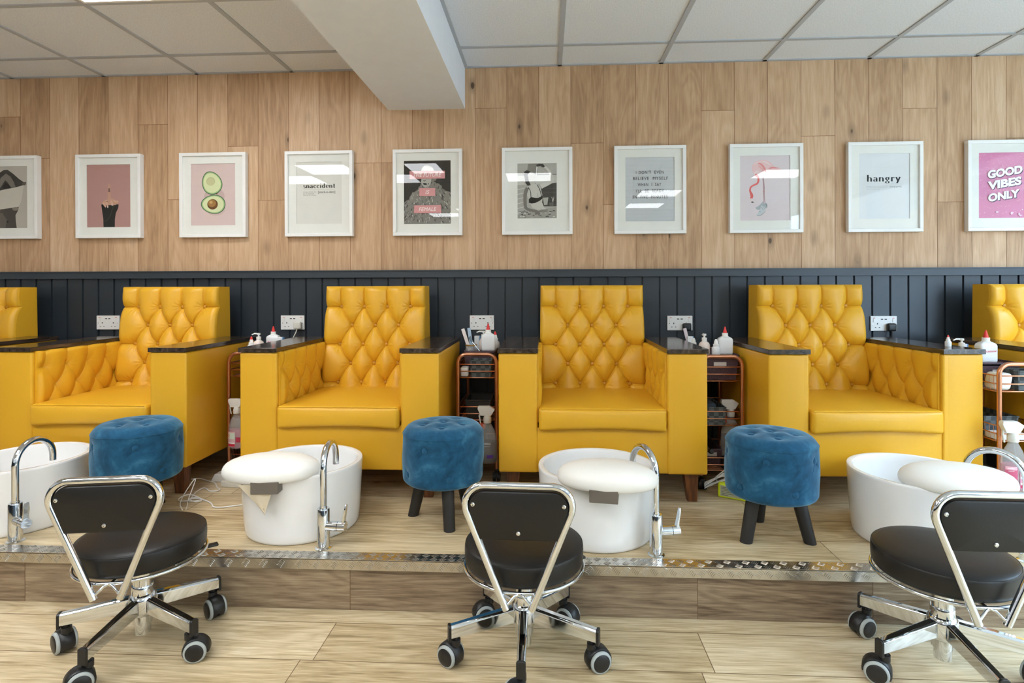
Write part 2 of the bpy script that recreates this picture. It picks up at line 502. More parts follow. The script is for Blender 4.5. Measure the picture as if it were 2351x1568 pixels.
while x < 3.0:
    ang = R(52) if i % 2 == 0 else R(-38)
    for top in (True, False):
        rowsn = (YE + 0.014, YE + 0.043) if top else (ZB + 0.018,)
        for r_, cc in enumerate(rowsn):
            a = ang if (r_ % 2 == 0) else (R(-38) if i % 2 == 0 else R(52))
            for q in range(4 if top else 5):
                off = (q - (1.5 if top else 2)) * 0.0062
                lens(mb, (x + off * math.sin(a) * -1, cc + off * math.cos(a)), a, top)
    x += px; i += 1
struct('trim_3', mb, M['alu'], 'aluminium chequer plate nosing on the step edge', smooth=False)

# ceiling tiles and their metal grid, left and right of the beam
BX0, BX1, BZ = -0.956, -0.486, 2.25
def ceiling_side(xa, xb, gx, gy, lights, name_t, name_g):
    xs = []; x = gx
    while x > xa: x -= 0.6
    x += 0.6
    while x < xb: xs.append(x); x += 0.6
    ys = []; y = gy
    while y > YF: ys.append(y); y -= 0.6
    mb = MB()
    ex = [xa] + xs + [xb]; ey = [0.0] + ys + [YF]
    for i in range(len(ex) - 1):
        for j in range(len(ey) - 1):
            if any(abs(ex[i] - l[0]) < 0.05 and abs(ey[j] - l[1]) < 0.05 for l in lights): continue
            z = CH + 0.006
            mb.quad((ex[i], ey[j], z), (ex[i + 1], ey[j], z), (ex[i + 1], ey[j + 1], z), (ex[i], ey[j + 1], z))
    struct(name_t, mb, M['tile'], smooth=False)
    mb = MB(); w = 0.012
    for x in xs: mb.box(x - w, x + w, YF, 0.0, CH, CH + 0.03)
    for y in ys: mb.box(xa, xb, y - w, y + w, CH + 0.0004, CH + 0.03)
    mb.box(xa, xb, -0.02, 0.0, CH, CH + 0.01); mb.box(xa, xa + 0.018, YF, 0, CH - 0.0004, CH + 0.01); mb.box(xb - 0.018, xb, YF, 0, CH - 0.0004, CH + 0.01)
    struct(name_g, mb, M['ceil_bar'], smooth=False)
GLX, GLY, GRX, GRY = -2.7564, -0.286, 0.0873, -0.293
LL = [(GLX + 0.6, GLY - 0.6), (GLX, GLY - 2.4), (GLX + 1.2, GLY - 2.4), (GLX - 0.6, GLY - 3.0), (GLX + 0.6, GLY - 3.0), (GLX + 1.2, GLY - 6.0), (GLX + 0.6, GLY - 6.6)]
LR = [(GRX - 0.6, GRY - 3.0), (GRX + 1.2, GRY - 4.2), (GRX + 1.2, GRY - 5.4), (GRX + 2.4, GRY - 3.0)]
ceiling_side(XL, BX0, GLX, GLY, LL, 'ceiling', 'trim_4')
ceiling_side(BX1, XR, GRX, GRY, LR, 'ceiling.001', 'trim_5')
bpy.data.objects['ceiling']['label'] = 'suspended tile ceiling left of the beam'
bpy.data.objects['ceiling.001']['label'] = 'suspended tile ceiling right of the beam'
mb = MB(); mb.box(BX0, BX1, YF, 0.0, BZ, CH + 0.12)
struct('beam', mb, M['paint_white'], 'boxed white ceiling beam running towards the camera', smooth=False)
# roof slab above, other walls
mb = MB(); mb.box(XL - 0.1, XR + 0.1, YF - 0.1, 0.1, CH + 0.12, CH + 0.2); struct('ceiling_slab', mb, M['paint_white'], smooth=False)
mb = MB(); mb.box(XL - 0.1, XL, YF, 0.1, 0, CH + 0.12); struct('wall_left', mb, M['paint_white'], smooth=False)
mb = MB(); mb.box(XL - 0.1, XR + 0.1, YF - 0.1, YF, 0, CH + 0.12); struct('wall_front', mb, M['paint_white'], smooth=False)
mb = MB(); mb.box(XL, XR, YF, YF + 0.03, 0, 1.1); mb.box(XL, XL + 0.03, YF, -1.6, 0, 1.1); struct('trim_added', mb, M['slate'], smooth=False)  # unseen dark dado, added to give the chrome something dark to reflect
mb = MB(); mb.box(XL, XR + 0.1, 0.004, 0.1, 0, CH + 0.12); struct('wall_back.001', mb, M['paint_white'], smooth=False)
WY0, WY1, WZ0, WZ1 = -6.4, -0.8, 0.35, 2.35
mb = MB()
mb.box(XR, XR + 0.12, YF, WY0, 0, CH + 0.12); mb.box(XR, XR + 0.12, WY1, 0.1, 0, CH + 0.12)
mb.box(XR, XR + 0.12, WY0, WY1, 0, WZ0); mb.box(XR, XR + 0.12, WY0, WY1, WZ1, CH + 0.12)
struct('wall_right', mb, M['paint_white'], smooth=False)
w = bpy.data.objects.new('window_1', None); COL.objects.link(w); w['kind'] = 'structure'; w['label'] = 'shop window in the right wall'
mb = MB()
for k in range(4):
    yy = WY0 + (WY1 - WY0) * k / 3
    mb.box(XR + 0.03, XR + 0.08, yy - 0.03, yy + 0.03, WZ0, WZ1)
mb.box(XR + 0.03, XR + 0.08, WY0, WY1, WZ0, WZ0 + 0.05); mb.box(XR + 0.03, XR + 0.08, WY0, WY1, WZ1 - 0.05, WZ1)
link_mesh('window_frame', mb, M['slate'], w, smooth=False)
mb = MB(); mb.box(XR + 0.052, XR + 0.056, WY0, WY1, WZ0, WZ1); link_mesh('pane', mb, M['pane'], w, smooth=False)
mb = MB(); mb.quad((XR + 0.1, -30, -0.1), (40, -30, -0.1), (40, 20, -0.1), (XR + 0.1, 20, -0.1))
struct('ground', mb, flat('#8E8C88', 0.9), 'pavement outside the window', smooth=False)
mb = MB(); mb.box(15.0, 16.0, -26, 16, -0.1, 7.5)  # unseen building front, added to cover the low sky and dim glass reflections
for k in range(13):
    for q in range(2): mb.box(14.96, 15.02, -24.5 + 3.1 * k, -23.2 + 3.1 * k, 1.0 + 3.2 * q, 2.9 + 3.2 * q, 1)
struct('wall_street_added', mb, [flat('#8C7A6B', 0.9), flat('#2F343A', 0.2)], 'unseen brown building front across the street, added to dim reflections in the picture glass', smooth=False)

# ceiling light panels
def ceiling_light(x, y, label):
    t = thing('ceiling_light', label, 'ceiling light', (x + 0.3, y - 0.3, CH), 0, 'square ceiling light panels')
    mb = MB(); a, b = 0.288, 0.274
    mb.box(-a, a, -a, -b, -0.001, 0.012); mb.box(-a, a, b, a, -0.001, 0.012); mb.box(-a, -b, -b, b, -0.001, 0.012); mb.box(b, a, -b, b, -0.001, 0.012)
    link_mesh('frame', mb, M['frame_white'], t, smooth=False)
    mb = MB(); mb.box(-b, b, -b, b, 0.004, 0.010); link_mesh('diffuser', mb, M['panel'], t, smooth=False)
for i, (x, y) in enumerate(LL + LR):
    ceiling_light(x, y, 'square lit ceiling panel at the top left edge of the photo' if i == 0 else 'square lit panel in the ceiling behind the camera')

# ------------------------------------------------------------------ tufting
def seg_dist(U, V, a, b):
    ax, ay = a; bx, by = b; dx, dy = bx - ax, by - ay; L2 = dx * dx + dy * dy
    t = np.clip(((U - ax) * dx + (V - ay) * dy) / L2, 0, 1)
    return np.hypot(U - ax - t * dx, V - ay - t * dy)
def tuft_height(U, V, btn, segs, Pil, D1, D2, wr=0.0008):
    dl = np.full(U.shape, 9.0)
    for a, b in segs: dl = np.minimum(dl, seg_dist(U, V, a, b))
    h = Pil * (1 - np.exp(-(dl / 0.026) ** 1.2))
    if U.shape[0] > 4:      # round the pillow crowns over
        du = U[0, 1] - U[0, 0]; n = max(2, int(round(0.0075 / du)))
        for _ in range(3):
            for ax_ in (0, 1):
                q = np.pad(h, [(n, n) if k_ == ax_ else (0, 0) for k_ in (0, 1)], mode='edge'); cs = np.cumsum(q, axis=ax_)
                cs = np.concatenate([np.zeros_like(np.take(cs, [0], axis=ax_)), cs], axis=ax_); L_ = h.shape[ax_]
                h = (np.take(cs, range(2 * n + 1, 2 * n + 1 + L_), axis=ax_) - np.take(cs, range(0, L_), axis=ax_)) / (2 * n + 1)
        h *= 1.15
    h = h - D2 * 1.3 * np.exp(-(dl / 0.0037) ** 2) - D2 * 0.7 * np.exp(-(dl / 0.008) ** 1.3)
    db = np.full(U.shape, 9.0); ang = np.zeros(U.shape)
    for x, y in btn:
        d = np.hypot(U - x, V - y); m = d < db
        db = np.where(m, d, db); ang = np.where(m, np.arctan2(V - y, U - x), ang)
    h -= D1 * np.exp(-(np.maximum(db, 0.0085) - 0.0085) / 0.020)
    h += wr * np.cos(ang * 11) * np.exp(-((db - 0.028) / 0.016) ** 2)
    return h
def edge_round(U, V, u0, u1, v0, v1, r, drop):
    d = np.minimum(np.minimum(U - u0, u1 - U), np.minimum(V - v0, v1 - V))
    e = np.clip(d / r, 0, 1)
    return -drop * (1 - np.sqrt(1 - (1 - e) ** 2))

# ------------------------------------------------------------------ armchair
def make_armchair():
    root = thing('pedicure_armchair', '', 'armchair', (0, 0, PZ), 0, 'yellow buttoned armchairs along the wall')
    W = 0.29      # half width inside
    # backrest -------------------------------------------------------
    zt = 0.990; zb = 0.36
    rowz = [0.873 - 0.105 * i for i in range(5)]
    dx = 0.135; btn = []; segs = []
    for i, z in enumerate(rowz):
        xs = [-1.5 * dx, -0.5 * dx, 0.5 * dx, 1.5 * dx] if i % 2 == 0 else [-dx, 0, dx]
        btn += [(x, z) for x in xs]
        if i < 4:
            nx = [-dx, 0, dx] if i % 2 == 0 else [-1.5 * dx, -0.5 * dx, 0.5 * dx, 1.5 * dx]
            for x in xs:
                for x2 in nx:
                    if abs(abs(x - x2) - dx / 2) < 1e-6: segs.append(((x, z), (x2, rowz[i + 1])))
        if i % 2 == 0:
            segs.append(((xs[0], z), (-0.34, z))); segs.append(((xs[-1], z), (0.34, z)))
        if i == 0: segs += [((x, z), (x, 1.1)) for x in xs]
        if i == 4: segs += [((x, z), (x, 0.3)) for x in xs]
    nu, nv = 236, 256
    u = np.linspace(-W, W, nu); v = np.linspace(zb, zt, nv)
    U, V = np.meshgrid(u, v)
    H = tuft_height(U, V, btn, segs, 0.021, 0.020, 0.0050) + edge_round(U, V, -W, W, zb - 1, zt, 0.030, 0.028)
    def bmap(x, h, z):
        t = (z - zb) / (zt - zb)
        y = 0.190 + (0.268 - 0.190) * t + 0.0
        return np.stack([x * (1 - 0.028 * t), y - h, z + 0 * x], -1)
    G = bmap(U, H, V)
    # slight outward push of the top edge between creases
    mb = MB(); mb.grid(G)
    yb = 0.385
    def side(edge, flip):
        back = edge.copy(); back[:, 1] = np.maximum(yb, edge[:, 1] + 0.03)
        mid = edge * 0.75 + back * 0.25
        mb.grid(np.stack([edge, mid, back], 0), flip=flip)
    side(G[-1], False); side(G[0], True); side(G[:, 0], False); side(G[:, -1], True)
    c = [G[0, 0], G[0, -1], G[-1, -1], G[-1, 0]]
    mb.poly([(p[0], max(yb, p[1] + 0.03), p[2]) for p in reversed(c)])
    me_obj = link_mesh('backrest', mb, M['yellow'], root, angle=60)
    bm_ = MB(); bm_.lathe([(0.0115, -0.006), (0.0122, -0.002), (0.0105, 0.003), (0.0055, 0.0056), (0.0, 0.0062)], 14)
    bproto = None
    Hf = lambda x, z: float(tuft_height(np.array([[x]]), np.array([[z]]), btn, segs, 0.021, 0.020, 0.0050)[0, 0])
    for x, z in btn:
        p = bmap(np.array(x), float(H[np.argmin(abs(v - z)), np.argmin(abs(u - x))]), np.array(z))
        if bproto is None:
            o = bproto = link_mesh('button', bm_, M['button'], me_obj)
        else:
            o = bproto.copy(); COL.objects.link(o)
        o.location = (float(p[0]), float(p[1]) - 0.0060, float(p[2])); o.rotation_euler = (R(97), 0, 0)
    # arms -----------------------------------------------------------
    A0, A1 = 0.134, 0.679; YF0, YB0 = -0.325, 0.325
    for s in (-1, 1):
        mb = MB()
        def afn(p):
            x, y, z = p
            bul = 0.004 * math.cos(x / 0.088 * PI / 2) if y < -0.3 else 0
            return (x, y - bul, z)
        mb.softbox((0.166, 0.65, 0.545), 0.012, (s * 0.387, 0, (A0 + A1) / 2), (4, 6, 6), afn)
        mb.softbox((0.178, 0.024, 0.545), 0.010, (s * 0.381, -0.314, (A0 + A1) / 2), (4, 1, 6), afn)
        arm = link_mesh('arm', mb, M['yellow'], root, angle=50)
        mb = MB(); mb.box(s * 0.381 - 0.092, s * 0.381 + 0.092, YF0 - 0.010, YB0, 0.679, 0.700)
        link_mesh('armrest_top', mb, M['dark_wood'], arm, smooth=False, bevel=0.0015)
        # buttoned inner panel
        ys = [-0.251, -0.12, 0.011, 0.142, 0.273]; y2 = [-0.185, -0.055, 0.076, 0.207]
        z1, z2, z3 = 0.600, 0.502, 0.404
        bt = [(y, z1) for y in ys] + [(y, z2) for y in y2] + [(y, z3) for y in ys]
        sg = []
        for y in ys:
            sg.append(((y, z1), (y, 0.75)))
            for q in y2:
                if abs(abs(y - q) - 0.066) < 0.01: sg += [((y, z1), (q, z2)), ((q, z2), (y, z3))]
        sg.append(((ys[0], z1), (-0.36, z1 - 0.006)))
        u = np.linspace(-0.306, 0.26, 190); v = np.linspace(0.36, 0.679, 108)
        U, V = np.meshgrid(u, v)
        H = tuft_height(U, V, bt, sg, 0.016, 0.011, 0.0022, 0.0005) + edge_round(U, V, -0.6, 0.5, 0.1, 0.679, 0.02, 0.014)
        kk = np.clip((U + 0.306) / 0.030, 0, 1); H = 0.003 + (H - 0.003) * kk * kk * (3 - 2 * kk)
        G = np.stack([s * (0.2885 - H) + 0 * U, U, V], -1)
        mb = MB(); mb.grid(G, flip=(s > 0))
        for e, fl_ in ((G[-1], s > 0), (G[0], s < 0), (G[:, 0], s > 0), (G[:, -1], s < 0)):
            b_ = e.copy(); b_[:, 0] = s * 0.310
            mb.grid(np.stack([e, b_], 0), flip=not fl_)
        link_mesh('tufted_panel', mb, M['yellow'], arm, angle=60)
        # feet
        for yy, yo in ((-0.262, -1), (0.262, 1)):
            mb = MB(); cx, cy = s * 0.405, yy
            def lf(p, cx=cx, cy=cy, s=s, yo=yo):
                t = 1 - p[2] / 0.136
                return (cx + (p[0] - cx) * (1 - 0.36 * t) - s * -0.006 * t, cy + (p[1] - cy) * (1 - 0.36 * t) + yo * 0.006 * t, p[2])
            mb.box(cx - 0.033, cx + 0.033, cy - 0.03, cy + 0.03, 0.0, 0.136, fn=lf)
            link_mesh('leg', mb, M['leg_wood'], root, smooth=False, bevel=0.002)
    # front rail, seat box
    mb = MB(); mb.softbox((0.606, 0.60, 0.205), 0.008, (0, -0.018, 0.134 + 0.1025), (4, 4, 4))
    link_mesh('seat_base', mb, M['yellow'], root, angle=50)
    # cushion
    hx, hy = 0.286, 0.285
    def cfn(p):
        x, y, z = p
        nx, ny = x / hx, y / hy
        cr = (1 - nx * nx) * (1 - min(1, ny * ny))
        if z > 0: z += 0.014 * cr
        else:
            z += 0.014 * (1 - nx * nx) * max(0, -ny) ** 2
        if y < 0: y -= 0.012 * (1 - nx ** 4) * (1 - (z / 0.06) ** 2) * (-ny) ** 3
        z -= 0.006 * ny * 0.0
        return (x, y, z)
    mb = MB(); mb.softbox((2 * hx, 2 * hy, 0.105), 0.016, (0, -0.062, 0.379), (18, 18, 6), cfn, k=4)
    cu = link_mesh('seat_cushion', mb, M['yellow'], root, angle=80)
    pts = []
    for i in range(41):
        nx = -1 + 2 * i / 40; x = nx * (hx - 0.008)
        y = -0.062 - hy + 0.003 - 0.010 * (1 - nx ** 4) * 0.35
        pts.append((x, y, 0.379 + 0.0485 + 0.002 * (1 - nx * nx)))
    mb = MB(); mb.tube(pts, 0.0022, 6); link_mesh('piping', mb, M['yellow'], cu)
    return root
ch = make_armchair()
chairs = [(-3.36, 0, 'yellow buttoned armchair cut off by the left edge of the photo'),
          (-2.16, 0, 'yellow buttoned armchair behind the leftmost blue pouf'),
          (-0.962, 0, 'yellow buttoned armchair between the white plug socket and the middle blue pouf'),
          (0.252, 0, 'yellow buttoned armchair in the middle, facing straight ahead'),
          (1.440, 2.2, 'yellow buttoned armchair behind the rightmost blue pouf'),
          (2.648, 0.0, 'yellow buttoned armchair cut off by the right edge of the photo')]
for i, (x, rz, lab) in enumerate(chairs):
    place(ch, i > 0, (x, -0.525, PZ), R(rz), lab)

# ------------------------------------------------------------------ blue poufs
def make_pouf():
    root = thing('pouf', '', 'pouf', (0, 0, PZ), 0, 'round blue velvet poufs')
    Rr = 0.170; z0, z1 = 0.165, 0.381
    sb = []  # side buttons (angle, z)
    for k in range(5):
        sb.append((2 * PI * k / 5, 0.325)); sb.append((2 * PI * (k + 0.5) / 5, 0.212))
    tb = [(0, 0)] + [(0.085 * math.cos(2 * PI * k / 5 + 0.4), 0.085 * math.sin(2 * PI * k / 5 + 0.4)) for k in range(5)]
    prof = [(0.0, z0 + 0.004), (0.08, z0 + 0.002), (0.135, z0)]
    for a in range(0, 91, 15): prof.append((Rr - 0.022 + 0.022 * math.sin(R(a)), z0 + 0.022 - 0.022 * math.cos(R(a))))
    for i in range(1, 17): prof.append((Rr + 0.003 * math.sin(PI * i / 17), z0 + 0.022 + (z1 - z0 - 0.044) * i / 17))
    prof += [(Rr, z1 - 0.020), (Rr - 0.001, z1 - 0.013), (Rr - 0.002, z1 - 0.008), (Rr - 0.0050, z1 - 0.003), (Rr - 0.010, z1 + 0.004), (Rr - 0.018, z1 + 0.013), (Rr - 0.030, z1 + 0.021)]
    for i in range(1, 13):
        r_ = (Rr - 0.030) * (1 - i / 12); prof.append((max(r_, 0.0), z1 + 0.021 + 0.013 * (1 - (r_ / (Rr - 0.03)) ** 2)))
    def fn(p, a):
        x, y, z = p; r = math.hypot(x, y)
        if r > Rr * 0.93 and z < z1 - 0.004:
            d = 9; 
            for sa, sz in sb:
                da = (a - sa + PI) % (2 * PI) - PI
                d = min(d, math.hypot(da * Rr, z - sz))
            q = 0.010 * math.exp(-(d / 0.020) ** 1.2) + 0.0035 * math.exp(-(d / 0.045) ** 2)
            k = (r - q) / r; x *= k; y *= k
        elif z > z1 - 0.004:
            d = min(math.hypot(x - bx, y - by) for bx, by in tb)
            z -= 0.013 * math.exp(-(d / 0.018) ** 1.2) + 0.004 * math.exp(-(d / 0.04) ** 2)
        return (x, y, z)
    mb = MB(); mb.lathe(prof, 168, fn=fn)
    body = link_mesh('cushion', mb, M['velvet'], root, angle=60)
    mb = MB(); mb.tube([(Rr * 0.9985 * math.cos(2 * PI * k / 96), Rr * 0.9985 * math.sin(2 * PI * k / 96), z1 - 0.012) for k in range(96)], 0.0013, 6, closed=True)
    link_mesh('piping', mb, M['velvet'], body)
    # diagonal seams on the side
    mb = MB()
    for k in range(5):
        for d in (-0.5, 0.5):
            a0 = 2 * PI * k / 5; a1 = a0 + d * 2 * PI / 5
            pts = []
            for i in range(13):
                t = 0.10 + 0.8 * i / 12; a = a0 + (a1 - a0) * t; z = 0.325 + (0.212 - 0.325) * t
                rr = Rr + 0.0026 * math.sin(PI * (z - z0 - 0.022) / (z1 - z0 - 0.044)) - 0.0004 - 0.010 * (math.exp(-(min(t, 1 - t) * 0.12 / 0.02) ** 1.2)); pts.append((rr * math.cos(a), rr * math.sin(a), z))
            mb.tube(pts, 0.0009, 5)
    link_mesh('seam', mb, M['velvet'], body)
    bm_ = MB(); bm_.lathe([(0.0125, -0.004), (0.0138, 0.0), (0.0115, 0.0055), (0.006, 0.008), (0.0, 0.0088)], 16)
    first = None
    for a, z in sb:
        if first is None: o = first = link_mesh('button', bm_, M['velvet'], body)
        else: o = first.copy(); COL.objects.link(o)
        rr = Rr - 0.010; o.location = (rr * math.cos(a), rr * math.sin(a), z); o.rotation_euler = (0, R(90), a)
    for x, y in tb:
        o = first.copy(); COL.objects.link(o); o.location = (x, y, z1 + 0.034 - 0.014 * (x * x + y * y) / 0.0196 - 0.014); o.rotation_euler = (0, 0, 0)
    for k in range(3):
        a = 2 * PI * k / 3 + R(90) + R(30)
        mb = MB(); t0 = Vector((0.095 * math.cos(a), 0.095 * math.sin(a), z0 + 0.01)); t1 = Vector((0.138 * math.cos(a), 0.138 * math.sin(a), 0.0))
        mb.cyl(t1, t0, 0.0235, 20, r2=0.026)
        for i, q in enumerate(mb.v):
            if q[2] < 0.03: mb.v[i] = (q[0], q[1], 0.0)
        link_mesh('leg', mb, M['black_wood'], root, angle=50)
    return root
pf_ = make_pouf()
for i, (x, y, rz, lg, lab) in enumerate([(-1.765, -1.07, -57, 90, 'blue velvet button pouf behind the leftmost black stool, its legs hidden'),
                                         (-0.437, -1.045, -107, 50, 'blue velvet button pouf between the two white foot basins'),
                                         (0.882, -1.155, -116, 90, 'blue velvet button pouf on three black legs, on the right of the platform')]):
    pp = place(pf_, i > 0, (x, y, PZ), R(rz), lab)
    for c in pp.children:
        if c.name.split('.')[0] == 'leg': c.rotation_euler = (0, 0, R(lg - rz))
bpy.context.view_layer.update()

# ------------------------------------------------------------------ foot basins
def make_basin(cx, cy, rx, ry, rot, pad_rot, pad_off, label, scrap=False):
    root = thing('foot_basin', label, 'foot basin', (cx, cy, PZ), R(rot), 'white foot basins on the platform')
    H = 0.262
    prof = [(0.0, 0.004), (0.90, 0.0), (0.925, 0.004), (0.935, 0.012)]
    for i in range(1, 9): prof.append((0.935 + 0.065 * (i / 8) ** 0.8, 0.012 + (H - 0.022) * i / 8))
    prof += [(1.0, H - 0.005), (0.992, H - 0.001), (0.975, H), (0.93, H), (0.912, H - 0.002), (0.902, H - 0.009)]
    for i in range(1, 9): prof.append((0.90 - 0.10 * (i / 8) ** 1.5, H - 0.009 - 0.150 * i / 8))
    prof += [(0.76, 0.085), (0.68, 0.070), (0.5, 0.062), (0.0, 0.058)]
    mb = MB(); mb.lathe(prof, 96, sx=rx, sy=ry)
    bowl = link_mesh('bowl', mb, M['white_cer'], root, angle=45)
    mb = MB(); mb.lathe([(0.0, 0.0), (0.022, 0.0), (0.022, 0.003), (0.014, 0.004), (0.0, 0.002)], 24, (0, 0.03, 0.058)); link_mesh('drain', mb, M['chrome'], bowl)
    # padded footrest lying on the front of the rim
    a = R(pad_rot)
    prof = [(0.0, 0.0), (0.90, 0.0), (0.96, 0.004)]
    for q in range(0, 91, 9): prof.append((0.94 + 0.06 * math.cos(R(q)) if q < 45 else (0.94 + 0.0424) * math.sin(R(180 - 90 - (q - 45) * 2)) ** 0.9 if q < 90 else 0.0, 0.016 + 0.030 * math.sin(R(q)) + (0.016 * ((q - 45) / 45) if q > 45 else 0)))
    prof = [(0, 0), (0.88, 0), (0.945, 0.003), (0.98, 0.009), (0.997, 0.018), (1.0, 0.026), (0.99, 0.035), (0.965, 0.044), (0.92, 0.053), (0.84, 0.062), (0.72, 0.070), (0.56, 0.076), (0.36, 0.080), (0.18, 0.082), (0, 0.0825)]
    def pfn(p, an):
        x, y, z = p
        r = math.hypot(x / 0.183, y / 0.115)
        if z > 0.002 and z < 0.05 and y < 0: 
            w = math.sin(an * 60) * 0.0012 * max(0, math.sin((an - 3.9) * 2.2)) ** 2 if 3.9 < an < 5.3 else 0
            k = 1 + w / 0.15; x *= k; y *= k
        return (x, y, z)
    mb = MB(); mb.lathe(prof, 120, sx=0.185, sy=0.118, fn=pfn)
    pad = link_mesh('footrest_pad', mb, M['white_leather'], root, (pad_off[0], pad_off[1], H - 0.011), (0, 0, a), angle=60)
    mb = MB(); mb.box(-0.050, 0.050, -0.142, -0.03, -0.034, 0.010); br = link_mesh('bracket', mb, M['brown_grey'], pad, smooth=False, bevel=0.002)
    br.location = (0.018 if scrap else -0.006, 0.026, 0.002)
    if scrap:
        mb = MB(); g = []
        for i in range(9):
            row = []
            for j in range(7):
                u = i / 8; v = j / 6; xt = -0.095 + 0.135 * u
                x = xt * (1 - v) + 0.004 * v + 0.003 * math.sin(7 * u) * v; z = -0.105 * v * (1 - 0.0 * u) - 0.004 * math.sin(11 * u) * v
                row.append((x, -0.1195 + 0.003 * math.sin(9 * u + 3 * v) + 0.22 * (xt - 0.02) ** 2 * (1 - v), z))
            g.append(row)
        mb.grid(np.array(g))
        link_mesh('cloth_scrap', mb, flat('#D5C7AC', 0.9, name='worn_cream_cloth'), pad, (0.014, 0.010, 0.0))['label'] = 'worn cream cloth hanging below the pad'
    return root
make_basin(-2.222, -1.125, 0.228, 0.245, 0, 35, (-0.255, -0.19), 'white foot basin cut off by the left edge of the photo')
make_basin(-1.012, -1.120, 0.238, 0.245, 0, 4, (-0.050, -0.178), 'white foot basin with a stained cloth scrap under its pad', True)
make_basin(0.203, -1.128, 0.236, 0.245, 0, -9, (0.020, -0.205), 'white foot basin in front of the middle armchair')
make_basin(1.442, -1.150, 0.240, 0.245, 0, -10, (0.035, -0.165), 'white foot basin in front of the armchair behind the rightmost pouf')

# ------------------------------------------------------------------ taps
def make_tap(loc, spout_ang, lever_ang, label, reach=0.165):
    """spout_ang: direction the spout points; lever_ang: direction the mixer arm points"""
    root = thing('basin_tap', label, 'tap', loc, 0, 'chrome taps standing beside the basins')
    mb = MB()
    mb.lathe([(0.0305, 0), (0.0305, 0.004), (0.026, 0.007), (0.024, 0.008), (0.0235, 0.146), (0.022, 0.150), (0.0145, 0.151), (0.0145, 0.158), (0.0, 0.158)], 32)
    link_mesh('tap_body', mb, M['chrome'], root, angle=40)
    d = Vector((math.cos(R(spout_ang)), math.sin(R(spout_ang)), 0)); rr = reach / 2
    pts = [Vector((0, 0, 0.15)), Vector((0, 0, 0.22)), Vector((0, 0, 0.385 - rr - 0.012))]
    for i in range(0, 19):
        a = PI - PI * i / 18 * 1.0
        pts.append(d * (rr + rr * math.cos(a)) + Vector((0, 0, 0.385 - rr - 0.012 + rr * math.sin(a))))
    pts.append(d * reach + Vector((0, 0, 0.385 - rr - 0.035)))
    mb = MB(); mb.tube(pts, 0.0125, 20); link_mesh('spout', mb, M['chrome'], root, angle=50)
    e = Vector((math.cos(R(lever_ang)), math.sin(R(lever_ang)), 0))
    mb = MB()
    mb.cyl(e * 0.012 + Vector((0, 0, 0.085)), e * 0.058 + Vector((0, 0, 0.085)), 0.0185, 24)
    mb.cyl(e * 0.060 + Vector((0, 0, 0.085)), e * 0.088 + Vector((0, 0, 0.085)), 0.0185, 24)
    hb = link_mesh('mixer_arm', mb, M['chrome'], root, angle=40)
    mb = MB(); n = e.cross(Vector((0, 0, 1)))
    p0 = e * 0.079 + Vector((0, 0, 0.090)); prev = None
    secs = [(0.0, 0.0, 0.012, 0.006), (0.003, 0.025, 0.009, 0.004), (0.008, 0.05, 0.010, 0.003), (0.011, 0.072, 0.008, 0.0025), (0.012, 0.078, 0.004, 0.002)]
    V = []; 
    for o_, z_, w_, t_ in secs:
        c = p0 + e * o_ + Vector((0, 0, z_))
        V += [c + n * w_ + e * t_, c - n * w_ + e * t_, c - n * w_ - e * t_, c + n * w_ - e * t_]
    F = []
    for i in range(4):
        for k in range(4): F.append((4 * i + k, 4 * i + (k + 1) % 4, 4 * i + 4 + (k + 1) % 4, 4 * i + 4 + k))
    F += [(3, 2, 1, 0), (16, 17, 18, 19)]
    mb.add(V, F); link_mesh('lever', mb, M['chrome'], root, smooth=True, angle=60, bevel=0.001)
    return root
make_tap((-2.052, -1.352, PZ), 88, -25, 'chrome swan neck tap at the left edge of the photo')
make_tap((-0.838, -1.352, PZ), 94, -4, 'chrome swan neck tap beside the basin with the cloth scrap')
make_tap((0.398, -1.352, PZ), 112, 12, 'chrome swan neck tap beside the middle armchair\'s basin')
make_tap((1.700, -1.340, PZ), 128, -10, 'chrome swan neck tap behind the rightmost black stool', 0.18)

